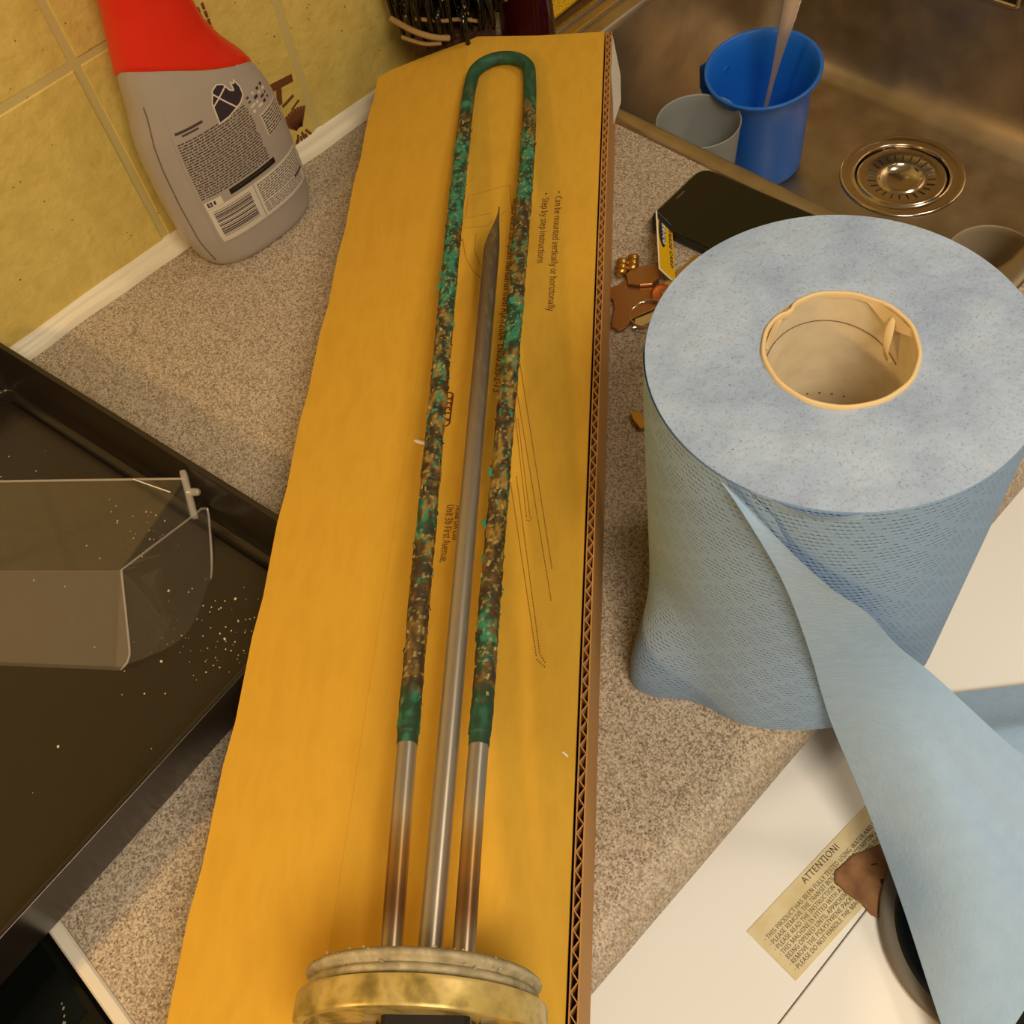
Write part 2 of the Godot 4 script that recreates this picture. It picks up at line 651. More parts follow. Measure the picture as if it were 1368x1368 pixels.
func lamps() -> void:
	# unseen ceiling lamp: square diffuser out of view, placed to light the worktop
	var t := thing("unseen_ceiling_lamp", "unseen square white ceiling lamp, out of view in front of the worktop, lighting it from above", "lamp", Vector3(-0.06, 1.225, 1.24))
	var b := MB.new()
	b.box(Vector3.ZERO, Vector3(0.50, 0.03, 0.50), 0.006)
	part("diffuser", b, M["lamp glow"], t)
	b = MB.new()
	b.box(Vector3(0, 0.025, 0), Vector3(0.52, 0.02, 0.52), 0.004)
	b.tube([Vector3(0, 0.03, 0), Vector3(0, 0.274, 0)], 0.012, 12)
	part("housing", b, M["white enamel"], t)
	var a := AreaLight3D.new()
	a.name = "unseen_ceiling_light"
	a.area_size = Vector2(0.48, 0.48)
	a.light_color = Color(1.0, 0.94, 0.85)
	a.light_energy = 1.6
	a.shadow_enabled = true
	a.position = Vector3(-0.06, 1.20, 1.24)
	a.rotation.x = -PI / 2
	a.set("area_range", 6.0)
	add_child(a)
	# added fill lamp, out of view, brightening the sink and the shaded worktop
	var c := thing("unseen_ceiling_lamp", "added dim round fill lamp, out of view on the ceiling, brightening the sink side of the kitchen", "lamp", Vector3(1.15, 1.49, 0.95))
	b = MB.new()
	b.lathe([[0.0, -0.035], [0.11, -0.035], [0.135, -0.025], [0.14, -0.005]], 48)
	part("diffuser", b, M["lamp glow"], c)
	b = MB.new()
	b.lathe([[0.14, -0.005], [0.15, -0.004], [0.15, 0.01], [0.0, 0.01]], 48)
	part("housing", b, M["white enamel"], c)
	var a2 := AreaLight3D.new()
	a2.name = "sink_side_fill_light"
	a2.area_size = Vector2(0.26, 0.26)
	a2.light_color = Color(1.0, 0.93, 0.83)
	a2.light_energy = 0.62
	a2.shadow_enabled = true
	a2.position = Vector3(1.15, 1.45, 0.95)
	a2.rotation.x = -PI / 2
	add_child(a2)
	# unseen warm lamp and its casing, out of view, lighting the left side
	var h := thing("unseen_warm_lamp", "small unseen warm lamp, out of view above the cooker, lighting the left of the worktop", "lamp", Vector3(-0.62, 0.72, 0.32))
	b = MB.new()
	b.box(Vector3.ZERO, Vector3(0.14, 0.02, 0.09), 0.004)
	part("diffuser", b, M["warm glow"], h)
	b = MB.new()
	b.box(Vector3(0, 0.05, -0.02), Vector3(0.5, 0.08, 0.5), 0.01)
	part("unseen_hood", b, M["steel"], h)
	var w := AreaLight3D.new()
	w.name = "unseen_warm_light"
	w.area_size = Vector2(0.12, 0.08)
	w.light_color = Color(1.0, 0.80, 0.50)
	w.light_energy = 0.50
	w.shadow_enabled = true
	w.position = Vector3(-0.62, 0.70, 0.32)
	w.rotation.x = -PI / 2
	add_child(w)


func slab(called: String, centre: Vector3, size: Vector3, m: Material) -> MeshInstance3D:
	var b := MB.new()
	b.box(centre, size, 0.001)
	return struct(called, b, m)


func room() -> void:
	slab("floor", Vector3(0.4, -0.95, 1.3), Vector3(4.2, 0.1, 3.0), M["floor vinyl"])
	slab("ceiling", Vector3(0.4, 1.55, 1.3), Vector3(4.2, 0.1, 3.0), M["ceiling paint"])
	slab("wall_back", Vector3(0.4, 0.3, -0.0509), Vector3(4.2, 2.4, 0.1), M["grout"])
	slab("wall_left", Vector3(-1.65, 0.3, 1.3), Vector3(0.1, 2.4, 2.8), M["wall paint"])
	slab("wall_right", Vector3(2.45, 0.3, 1.3), Vector3(0.1, 2.4, 2.8), M["wall paint"])
	slab("wall_front", Vector3(0.4, 0.3, 2.75), Vector3(4.2, 2.4, 0.1), M["wall paint"])


func worktop() -> void:
	var t := thing("worktop", "speckled grey-brown laminate worktop with a rounded front edge along the tiled wall", "worktop")
	# the slab, left of the sink, in front of it and behind it, with a rounded front edge
	var b := MB.new()
	var top := -0.038
	b.box(Vector3(0.20815, top / 2, 0.2825), Vector3(0.6717, 0.038, 0.565), 0.0006)
	b.box(Vector3(0.922, top / 2, 0.0155), Vector3(0.756, 0.038, 0.031), 0.0006)
	b.box(Vector3(0.922, top / 2, 0.5425), Vector3(0.756, 0.038, 0.045), 0.0006)
	b.box(Vector3(1.2, top / 2, 0.2755), Vector3(0.2, 0.038, 0.489), 0.0006)
	part("laminate_top", b, M["worktop laminate"], t)
	b = MB.new()
	var rows := []
	for x: float in [-0.1277, 1.3]:
		var row := PackedVector3Array()
		row.append(Vector3(x, 0, 0.5645))
		for k in 13:
			var a := PI / 2 - PI * k / 12.0
			var r := 0.019 if k > 6 else 0.019
			row.append(Vector3(x, -0.019 + r * sin(a), 0.583 + r * cos(a)))
		row.append(Vector3(x, -0.038, 0.5645))
		rows.append(row)
	b.grid(rows, false, null, null, false)
	b.cap(rows[0], Vector3.LEFT)
	b.cap(rows[1], Vector3.RIGHT)
	part("rounded_front_edge", b, M["worktop laminate"], t)
	b = MB.new()
	b.box(Vector3(-0.1316, -0.0185, 0.300), Vector3(0.0076, 0.039, 0.596), 0.0012)
	part("end_trim", b, M["white edging"], t, "cream white plastic strip at the end of the worktop")
	# base units below
	var u := MB.new()
	u.box(Vector3(0.83, -0.62, 0.28), Vector3(0.60, 0.59, 0.54), 0.002)
	u.box(Vector3(0.83, -0.18, 0.555), Vector3(0.60, 0.28, 0.018), 0.002)
	u.box(Vector3(1.12, -0.18, 0.28), Vector3(0.018, 0.28, 0.53), 0.002)
	u.box(Vector3(0.527, -0.18, 0.28), Vector3(0.018, 0.28, 0.53), 0.002)
	u.box(Vector3(0.115, -0.48, 0.15), Vector3(0.45, 0.87, 0.28), 0.002)
	var o := thing("base_cupboard", "pale kitchen base cupboard under the worktop and the sink", "cupboard")
	part("carcass", u, M["cupboard"], o)


func tiles() -> void:
	var wall := get_node("wall_back")
	var pitch := 0.158
	var variants := []
	for k in 3:
		var b := MB.new()
		b.box(Vector3.ZERO, Vector3(pitch - 0.0042, pitch - 0.0042, 0.008), 0.0016, Basis(Vector3(0, 0, 1), 0.0015 * (k - 1)))
		variants.append(b.mesh())
	rng.seed = 11
	var n := 0
	var decor: MeshInstance3D
	for r in 4:
		for k in range(-3, 7):
			var o := MeshInstance3D.new()
			o.name = "tile" if n == 0 else "tile_%03d" % n
			n += 1
			o.mesh = variants[rng.randi() % 3]
			o.material_override = M["tile glaze"]
			o.position = Vector3(0.291 + pitch * k, 0.0845 + pitch * r, -0.004 + rng.randf_range(-0.0006, 0.0004))
			wall.add_child(o, true)
			if r == 0 and k == 0:
				decor = o
	# brown printed motif of the tile behind the bottle, baked into its glaze
	var p := MB.new()
	var spot := func(x: float, y: float, w: float, h: float, turn := 0.0) -> void:
		p.box(Vector3(x - 0.291, y - 0.0845, 0.0041), Vector3(w, h, 0.0003), 0.00005, Basis(Vector3(0, 0, 1), turn))
	for k in 5:
		spot.call(0.3085, 0.126 + k * 0.006, 0.0035, 0.0048)
		spot.call(0.3135, 0.127 + k * 0.006, 0.0022, 0.005)
	spot.call(0.352, 0.0668, 0.021, 0.0065, -0.12)
	spot.call(0.346, 0.058, 0.005, 0.013, -0.3)
	spot.call(0.352, 0.0505, 0.013, 0.0025, 0.25)
	spot.call(0.357, 0.044, 0.010, 0.0018, 0.4)
	for k in 9:
		var a := 0.75 - k * 0.16
		spot.call(0.354 + 0.012 * sin(a) * -1.0, 0.022 + 0.011 * cos(a), 0.0026, 0.017, a)
	for k in 6:
		spot.call(0.346 + k * 0.003, 0.012 + (k % 2) * 0.003, 0.0022, 0.010, -0.5 + 0.2 * k)
	spot.call(0.2245, 0.068, 0.0045, 0.017, 0.1)
	for k in 7:
		spot.call(0.2265 + 0.0012 * (k % 3), 0.014 + k * 0.0062, 0.0022, 0.007, 0.3 * ((k % 3) - 1))
	part("printed_motif", p, M["tile print"], decor, "brown printed plant motif")
	# small brown specks fired into the tiles
	var f := MB.new()
	for k in 150:
		f.box(Vector3(rng.randf_range(0.06, 0.52), rng.randf_range(0.02, 0.3), 0.0003), Vector3(rng.randf_range(0.0005, 0.0013), rng.randf_range(0.0004, 0.001), 0.0004), 0.0001)
	var fl := part("tile_flecks", f, M["tile fleck"], wall)
	fl.set_meta("kind", "stuff")
	# sealant bead where wall and worktop meet
	var s := MB.new()
	var rows := []
	for i in 60:
		var x := -0.13 + 1.43 * i / 59.0
		var row := PackedVector3Array()
		var w := 0.0095 + 0.0008 * sin(x * 37.0) + 0.0006 * sin(x * 91.0)
		row.append(Vector3(x, 0.0135 + 0.0006 * sin(x * 53.0), -0.001))
		for k in range(1, 6):
			var a := PI / 2 * k / 6.0
			row.append(Vector3(x, 0.0135 - w * 0.98 * sin(a) * (0.85 + 0.15 * sin(a)), w * (1.0 - cos(a)) * 0.9 + 0.002))
		row.append(Vector3(x, 0.0002, w))
		rows.append(row)
	s.grid(rows)
	struct("trim_1", s, M["sealant"], "cream sealant bead between the tiles and the worktop")


func washing_machine() -> void:
	var t := thing("washing_machine", "white washing machine top pushed out below the worktop's front edge, with a yellowed warning label", "washing machine", Vector3(0.11, -0.06, 0.70))
	var b := MB.new()
	b.box(Vector3(0.0785, -0.0125, -0.131), Vector3(0.633, 0.025, 0.2100), 0.0006)
	part("top_cover", b, M["white enamel"], t)
	b = MB.new()
	b.box(Vector3(0.0785, -0.0127, 0.0965), Vector3(0.633, 0.0246, 0.2436), 0.0006)
	part("front_cover", b, M["white enamel"], t)
	b = MB.new()
	b.box(Vector3(0.0785, -0.43, -0.01), Vector3(0.627, 0.81, 0.45), 0.004)
	part("casing", b, M["white enamel"], t)
	b = MB.new()
	b.box(Vector3(0.0785, -0.0112, -0.0256), Vector3(0.630, 0.02, 0.0008), 0.0001)
	part("seam", b, M["seam dark"], t)
	# warning label; its text runs along the wall direction, turned a little
	var lab := MB.new()
	var rot := Basis(Vector3.UP, -0.068)
	lab.box(rot * Vector3(0.0675, 0.0003, 0.0168), Vector3(0.135, 0.0006, 0.0336), 0.0002, rot)
	var lp := part("warning_label", lab, M["label paper"], t, "yellowed paper warning label headed ATTENTION!")
	lp.position = Vector3(0.0115, 0, -0.0648)
	var lines := ["· THIS PRODUCT HAS BEEN FULLY TESTED USING WATER AND MAY STILL BE WET", "· PLEASE REMOVE THE TRANSIT BOLTS BEFORE ATTEMPTING TO START THE MACHINE", "· PLEASE READ THE INSTRUCTION BOOK BEFORE USING THIS APPLIANCE", "· THIS MACHINE IS FITTED WITH A CHILD SAFETY DEVICE WHICH PREVENTS IT FROM", "  BEING OPENED UNTIL APPROXIMATELY 2 MINUTES AFTER THE END", "· REMOVE THE POLYSTYRENE PACKING AND KEEP IT CHILDREN", "· PLEASE DO NOT HANDLE THE MACHINE"]
	var flat := rot * Basis(Vector3.RIGHT, -PI / 2)
	lettering("ATTENTION!", 0.0034, M["label ink"], lp, Transform3D(flat, rot * Vector3(0.041, 0.0007, 0.0065)), false, 1.0, 0.0285)
	for i in lines.size():
		lettering(lines[i], 0.0019, M["label ink"], lp, Transform3D(flat, rot * Vector3(0.0035, 0.0007, 0.0116 + 0.00335 * i)), false, 1.0)


func cooker() -> void:
	var t := thing("cooker", "dark glass cooker top beside the white trimmed end of the worktop, under the black tray", "cooker", Vector3(-0.432, 0, 0.3))
	var b := MB.new()
	b.box(Vector3(0, -0.012, 0), Vector3(0.585, 0.016, 0.56), 0.003)
	part("glass_top", b, M["hob glass"], t)
	b = MB.new()
	b.box(Vector3(0, -0.46, 0), Vector3(0.58, 0.87, 0.55), 0.004)
	part("casing", b, M["black enamel"], t)
	b = MB.new()
	rng.seed = 5
	for q: Array in [[-0.146, 0.412, 0.0016], [-0.1465, 0.4145, 0.0024], [-0.1482, 0.418, 0.002], [-0.1505, 0.4212, 0.0042], [-0.153, 0.423, 0.003]]:
		b.box(Vector3(q[0] - 0.004 + 0.432, -0.0038, q[1] - 0.3), Vector3(q[2] * 0.7, 0.0005, q[2] * 0.4), 0.0001, Basis(Vector3.UP, 0.7))
	part("printed_mark", b, M["hob mark"], t, "small worn pale printed mark")


# ---------------------------------------------------------------- sink
func dense(ring: PackedVector3Array, per: int) -> PackedVector3Array:
	# more points along the straight sides of a rounded rectangle
	var out := PackedVector3Array()
	for i in ring.size():
		out.append(ring[i])
		if i % (per + 1) == per:
			for k in range(1, 16):
				out.append(ring[i].lerp(ring[(i + 1) % ring.size()], k / 16.0))
	return out


func round_rect(x0: float, x1: float, z0: float, z1: float, r: float, per := 8, y := 0.0) -> PackedVector3Array:
	var out := PackedVector3Array()
	for q: Array in [[x1 - r, z1 - r, 0.0], [x0 + r, z1 - r, 0.25], [x0 + r, z0 + r, 0.5], [x1 - r, z0 + r, 0.75]]:
		for k in per + 1:
			var a: float = TAU * q[2] + PI / 2 * k / per
			out.append(Vector3(q[0] + r * cos(a), y, q[1] + r * sin(a)))
	return out


func sink() -> void:
	var t := thing("sink", "stainless steel inset sink with round drain and overflow, right of the cardboard box", "sink", Vector3(0.70, 0, 0.30))
	var o := Vector3(0.70, 0, 0.30)
	var shift := func(ring: PackedVector3Array) -> PackedVector3Array:
		var out := PackedVector3Array()
		for q in ring:
			out.append(q - o)
		return out
	# rim and deck
	var b := MB.new()
	b.grid([shift.call(round_rect(0.529, 1.10, 0.030, 0.520, 0.02, 8, 0.0002)), shift.call(round_rect(0.530, 1.099, 0.031, 0.519, 0.02, 8, 0.0022)), shift.call(round_rect(0.535, 1.094, 0.036, 0.514, 0.02, 8, 0.0032)), shift.call(round_rect(0.541, 0.877, 0.092, 0.506, 0.03, 8, 0.0026)), shift.call(round_rect(0.5445, 0.8735, 0.0955, 0.5025, 0.03, 8, 0.0006)), shift.call(round_rect(0.546, 0.872, 0.097, 0.501, 0.03, 8, -0.004))], true)
	part("rim", b, M["sink steel"], t)
	# ridges pressed into the ledge at the back
	b = MB.new()
	b.box(Vector3(0.78, 0.0042, 0.064) - o, Vector3(0.44, 0.004, 0.007), 0.0018)
	b.box(Vector3(0.78, 0.0038, 0.080) - o, Vector3(0.44, 0.003, 0.004), 0.0012)
	part("ledge_ridge", b, M["polished steel"], t)
	# bowl
	b = MB.new()
	var dc := Vector3(0.759, -0.14, 0.325)
	var hole := PackedVector3Array()
	var mid := PackedVector3Array()
	var foot := dense(round_rect(0.576, 0.830, 0.127, 0.471, 0.035, 8, -0.1395), 8)
	for q in foot:
		var d := (q - dc)
		d.y = 0
		hole.append(dc + d.normalized() * 0.05 + Vector3(0, 0.0, 0))
		mid.append(dc + d * 0.55 + Vector3(0, 0.0002, 0))
	var rows := [round_rect(0.546, 0.872, 0.097, 0.501, 0.03, 8, -0.004), round_rect(0.549, 0.865, 0.100, 0.498, 0.032, 8, -0.06), round_rect(0.553, 0.856, 0.104, 0.494, 0.034, 8, -0.112), round_rect(0.558, 0.849, 0.109, 0.489, 0.035, 8, -0.128), round_rect(0.566, 0.840, 0.117, 0.481, 0.035, 8, -0.1365), foot, mid, hole]
	for i in rows.size():
		rows[i] = shift.call(dense(rows[i], 8) if i < 5 else rows[i])
	b.grid(rows, true)
	part("bowl", b, M["sink steel"], t)
	# drain: flange ring, sloped basket with slots, dished knob
	b = MB.new()
	var dx := Transform3D(Basis(), dc - o)
	b.lathe([[0.0555, 0.0004], [0.055, 0.0016], [0.053, 0.002], [0.050, 0.0012], [0.0445, 0.0002], [0.0432, 0.0014], [0.0424, 0.0016], [0.0416, 0.0006], [0.0414, -0.012]], 64, dx)
	var drain := part("drain", b, M["polished steel"], t)
	b = MB.new()
	b.lathe([[0.0404, -0.010], [0.0404, -0.003], [0.0396, -0.0010], [0.037, -0.0002], [0.030, -0.0016], [0.0225, -0.0032], [0.0205, -0.0028], [0.0196, -0.0016], [0.0186, -0.0018], [0.0170, -0.0045], [0.011, -0.0062], [0.0002, -0.0066]], 64, dx)
	part("strainer", b, M["polished steel"], drain, "removable steel strainer with a dished knob")
	b = MB.new()
	for k in 24:
		var a := TAU * k / 24.0
		b.box(dc - o + Vector3(cos(a) * 0.0268, -0.0022, sin(a) * 0.0268), Vector3(0.0080, 0.0012, 0.0015), 0.0005, Basis(Vector3.UP, -a) * Basis(Vector3(0, 0, 1), 0.21))
	part("strainer_slots", b, M["black plastic"], drain)
	# overflow on the right side of the bowl
	b = MB.new()
	var ob := Basis(Vector3(0, 0, 1), PI / 2 + 0.12)
	var ox := Transform3D(ob, Vector3(0.8655, -0.0135, 0.302) - o)
	var rr := PackedVector2Array()
	for q in round_rect(-0.0135, 0.0135, -0.045, 0.045, 0.006, 5):
		rr.append(Vector2(q.x, q.z))
	var ri := MB.inset(rr, 0.0045)
	var ring := []
	for lv: Array in [[0.0, 0.0], [0.003, 0.0005], [0.0035, 0.002], [0.003, 0.004], [0.0005, 0.0045]]:
		var pr := PackedVector3Array()
		for q in MB.inset(rr, lv[1]):
			pr.append(ox * Vector3(q.x, lv[0], q.y))
		ring.append(pr)
	b.grid(ring, true)
	var ov := part("overflow", b, M["polished steel"], t)
	b = MB.new()
	b.prism(ri, [[0.0, 0.0], [0.0008, 0.0002]], ox)
	part("overflow_opening", b, M["black plastic"], ov)


# ---------------------------------------------------------------- box and heater, in the box's own axes: (along, height, -across)
func L(a: float, w: float, h: float) -> Vector3:
	return Vector3(a, h, -w)


func cardboard_box() -> void:
	var turn := atan2(0.6484, 0.7614)
	var t := thing("cardboard_box", "long brown corrugated cardboard box lying diagonally on the worktop under the immersion heater", "box", BOX_AT, turn)
	var e := -0.745
	# carcass below the lid: floor and four walls of 3 mm board
	var b := MB.new()
	b.box(L(e / 2, 0.05, 0.0022), Vector3(-e, 0.003, 0.105), 0.0004)
	b.box(L(e / 2, 0.102, 0.034), Vector3(-e, 0.066, 0.003), 0.0004)
	b.box(L(-0.0025, 0.05, 0.034), Vector3(0.003, 0.066, 0.1), 0.0004)
	b.box(L(e + 0.002, 0.05, 0.034), Vector3(0.003, 0.066, 0.1), 0.0004)
	part("carcass", b, M["card"], t)
	# right wall: two liners with the fluted core open along the top edge
	b = MB.new()
	b.box(L(e / 2, -0.0013, 0.0352), Vector3(-e, 0.069, 0.0006), 0.0001)
	b.box(L(e / 2, -0.0050, 0.0352), Vector3(-e, 0.0695, 0.0007), 0.0001)
	var side := part("side_wall", b, M["card edge"], t, "side wall with its fluted edge showing")
	b = MB.new()
	var n := 90 * 12
	var lo := PackedVector3Array()
	var hi := PackedVector3Array()
	var lo2 := PackedVector3Array()
	var hi2 := PackedVector3Array()
	for i in n + 1:
		var s := e * i / n
		var ph := TAU * i / 12.0
		var tri := asin(sin(ph)) / (PI / 2)
		var w := -0.00315 + 0.00155 * tri
		hi.append(L(s, w + 0.0003, 0.0697))
		lo.append(L(s, w + 0.0003, 0.035))
		hi2.append(L(s, w - 0.0003, 0.0697))
		lo2.append(L(s, w - 0.0003, 0.035))
	b.grid([lo, hi])
	b.grid([hi, hi2])
	b.grid([hi2, lo2])
	part("fluting", b, M["card edge"], side, "zigzag corrugated core")
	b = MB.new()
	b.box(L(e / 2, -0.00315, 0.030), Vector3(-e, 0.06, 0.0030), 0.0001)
	part("fluting_shadow_core", b, M["flute shade"], side)  # dark filler: shade between the flutes put into its colour
	# lid panel, creased to a flap that rests on the tray
	b = MB.new()
	var lid := PackedVector2Array([Vector2(e, -0.0002), Vector2(0.0, -0.0002), Vector2(0.0012, -0.05), Vector2(0.006, -0.0985), Vector2(0.002, -0.1050), Vector2(e, -0.1050)])
	b.prism(lid, [[0.0670, 0.0001], [0.0672, 0.0], [0.0698, 0.0], [0.07, 0.0002]])
	var lp := part("lid_panel", b, M["card"], t)
	b = MB.new()
	var f0 := 0.1050
	var f1 := 0.1797
	var drop := 0.0175
	var rows := []
	for k in 9:
		var u := k / 8.0
		var w := lerpf(f0, f1, u)
		var h := 0.0699 - drop * (u * 0.8 + 0.2 * u * u)
		var a1 := lerpf(0.0015, -0.0095, u)
		if k == 8:
			a1 -= 0.003
		var row := PackedVector3Array()
		for i in 31:
			var s := lerpf(e, a1, i / 30.0)
			row.append(L(s, w + (0.0007 * sin(i * 2.1) if k == 8 else 0.0), h + 0.0006 * sin(i * 0.5) * u))
		rows.append(row)
	b.grid(rows)
	var under := []
	for row in rows:
		var r2 := PackedVector3Array()
		for q in row:
			r2.append(q - Vector3(0, 0.003, 0))
		under.append(r2)
	b.grid(under, false, null, null, true)
	b.grid([under[-1], rows[-1]])
	b.grid([rows[0], under[0]])
	var ends := [PackedVector3Array(), PackedVector3Array(), PackedVector3Array(), PackedVector3Array()]
	for k in 9:
		ends[0].append(rows[k][0])
		ends[1].append(under[k][0])
		ends[2].append(rows[k][30])
		ends[3].append(under[k][30])
	b.grid([ends[0], ends[1]])
	b.grid([ends[3], ends[2]])
	part("side_flap", b, M["card"], t, "creased flap with a mitred end")
	# white paper sleeve sticking out at the far end
	b = MB.new()
	b.grid([PackedVector3Array([L(-0.002, -0.0058, 0.0685), L(-0.0188, -0.0112, 0.045), L(-0.0345, -0.0112, 0.032)]), PackedVector3Array([L(-0.05, -0.0056, 0.067), L(-0.052, -0.0060, 0.045), L(-0.0565, -0.0058, 0.029)])])
	b.grid([PackedVector3Array([L(-0.002, -0.0055, 0.0685), L(-0.0188, -0.0106, 0.045), L(-0.0345, -0.0106, 0.032)]), PackedVector3Array([L(-0.05, -0.0054, 0.067), L(-0.052, -0.0056, 0.045), L(-0.0565, -0.0054, 0.029)])], false, null, null, true)
	part("paper_sleeve", b, M["white paper"], t, "white paper edge sticking out of the box end")
	# what is printed on the lid; lines read towards the near end
	var flat := Basis(Vector3(-1, 0, 0), Vector3(0, 0, 1), Vector3(0, 1, 0))
	var y := 0.07015
	lettering("•  Can be mounted vertically or horiztonally", 0.0042, M["card print"], lp, Transform3D(flat, L(-0.177, 0.0300, y)), false, 1.0, 0.109)
	lettering("•  Step by step instructions", 0.0042, M["card print"], lp, Transform3D(flat, L(-0.178, 0.0388, y)), false, 1.0, 0.066)
	lettering("Meets latest European standards from April 2004  EN60 335-2-73", 0.0046, M["card print"], lp, Transform3D(flat, L(-0.182, 0.0590, y)), false, 1.0, 0.167)
	lettering("Tesla UK Ltd", 0.0040, M["card print"], lp, Transform3D(flat, L(-0.4285, 0.0728, y)), false, 1.0, 0.0225)
	lettering("Unit 3b First Avenue,", 0.0040, M["card print"], lp, Transform3D(flat, L(-0.4285, 0.0781, y)), false, 1.0, 0.0365)
	# boxed brand name
	b = MB.new()
	var frame := []
	for i in 29:
		var q := i % 28
		var ring := round_rect(-0.0125, 0.0125, -0.0055, 0.0055, 0.0025, 6)
		frame.append(L(-0.3615, 0.0868, y) + ring[q])
	b.tube(frame, 0.0005, 4, false)
	part("printed_frame", b, M["card print"], lp)
	lettering("TESLA", 0.0062, M["card print"], lp, Transform3D(flat, L(-0.3515, 0.0898, y)), true, 1.0, 0.020)
	# outline drawing of an element and a sketched head
	b = MB.new()
	var strokes := [[[-0.4145, 0.0423], [-0.5213, 0.0214], [-0.5265, 0.0159]], [[-0.4105, 0.0393], [-0.518, 0.0201], [-0.5248, 0.016]], [[-0.3258, 0.0433], [-0.4712, 0.0161]], [[-0.3477, 0.0436], [-0.4898, 0.0156]], [[-0.3567, 0.0447], [-0.4392, 0.0316], [-0.4402, 0.0278]], [[-0.37, 0.0412], [-0.4368, 0.0301], [-0.4402, 0.0278]]]
	for s: Array in strokes:
		for i in s.size() - 1:
			var p := Vector2(s[i][0], s[i][1])
			var q := Vector2(s[i + 1][0], s[i + 1][1])
			var len := p.distance_to(q)
			for k in int(len / 0.0014):
				var r := p.lerp(q, k * 0.0014 / len)
				b.box(L(r.x, r.y, y - 0.0001), Vector3(0.0008, 0.0002, 0.0005), 0.00005)
	part("printed_drawing", b, M["card print"], lp, "dotted outline drawing of a heating element")
	b = MB.new()
	for s: Array in [[[-0.1978, 0.0885], [-0.1771, 0.0884], [-0.168, 0.0607], [-0.1964, 0.0571]], [[-0.1992, 0.0893], [-0.1953, 0.0719]], [[-0.2178, 0.0885], [-0.2368, 0.0847], [-0.2487, 0.0787], [-0.2578, 0.0715]], [[-0.2142, 0.0798], [-0.2303, 0.0794], [-0.2422, 0.0753], [-0.2513, 0.0697]], [[-0.2085, 0.0894], [-0.2075, 0.0734], [-0.1939, 0.0613]]]:
		var pts := []
		for q: Array in s:
			pts.append(L(q[0], q[1], 0.07))
		b.tube(pts, 0.00028, 4)
	part("printed_sketch", b, M["card sketch"], lp, "faint line drawing")


func bump_at(s: float, at: float, width: float) -> float:
	return exp(-pow((s - at) / width, 2.0))


func crust_colour(n: FastNoiseLite, m: FastNoiseLite, s: float, right: bool, a: float, last: float) -> Color:
	# verdigris at the loop and in patches, ochre and dark brown scale between them: all real deposits, streaked along the rod
	var q := Vector3(s * 1000.0 * 0.42, cos(a) * 5.0, sin(a) * 5.0) + (Vector3(0, 300, 0) if right else Vector3.ZERO)
	var patch := n.get_noise_3dv(q * 0.8)
	var b := m.get_noise_3dv(q)
	var f := m.get_noise_3dv(q * 2.3 + Vector3(90, 0, 0))
	var f2 := m.get_noise_3dv(q * 3.4 + Vector3(0, 170, 0))
	var bias := lerpf(0.10, -0.12, smoothstep(0.16, 0.36, s))
	if right:
		bias += 0.30 * bump_at(s, 0.300, 0.020) + 0.24 * bump_at(s, 0.340, 0.016) + 0.26 * bump_at(s, 0.425, 0.030) * (0.4 - cos(a)) + 0.14 * bump_at(s, 0.13, 0.03)
	else:
		bias += 0.26 * bump_at(s, 0.235, 0.030) + 0.16 * bump_at(s, 0.12, 0.03) + 0.10 * bump_at(s, 0.335, 0.012)
	var green := smoothstep(0.0, 0.10, patch + 0.45 * f + bias - 0.06)
	green = maxf(green, 1.0 - smoothstep(0.045, 0.085, s + 0.02 * f))
	green = maxf(green, smoothstep(last - 0.030, last - 0.022, s + 0.012 * f))
	var brown := Color(0.086, 0.052, 0.014)
	var ochre := Color(0.28, 0.165, 0.028)
	var c := brown.lerp(ochre, smoothstep(0.02, 0.26, b + 0.35 * f2) * lerpf(0.55, 1.0, smoothstep(0.2, 0.34, s)))
	c = c.lerp(Color(0.024, 0.017, 0.008), smoothstep(0.02, 0.26, -b + 0.35 * f) * 0.85)
	if s > last - 0.10 and s < last - 0.03:
		c = c.lerp(Color(0.05, 0.028, 0.010), 0.55)
	var g := Color(0.014, 0.054, 0.024).lerp(Color(0.036, 0.215, 0.125), smoothstep(-0.26, 0.18, b + 0.4 * f2))
	if s < 0.07:
		g = Color(0.010, 0.050, 0.024).lerp(Color(0.020, 0.115, 0.064), 0.15 + 0.6 * smoothstep(-0.3, 0.4, b))
	elif s > last - 0.05:
		g = Color(0.012, 0.048, 0.020).lerp(Color(0.024, 0.15, 0.085), smoothstep(-0.1, 0.35, b) * (0.4 if right else 1.0))
	c = c.lerp(g, green)
	if s > 0.085 and s < last - 0.03:
		c = c.lerp(Color(0.46, 0.36, 0.11), 0.65 * smoothstep(0.30, 0.42, f2))
		c = c.lerp(Color(0.05, 0.30, 0.19), 0.8 * smoothstep(0.34, 0.44, f) * (1.0 - smoothstep(0.36, 0.46, s)))
	return c


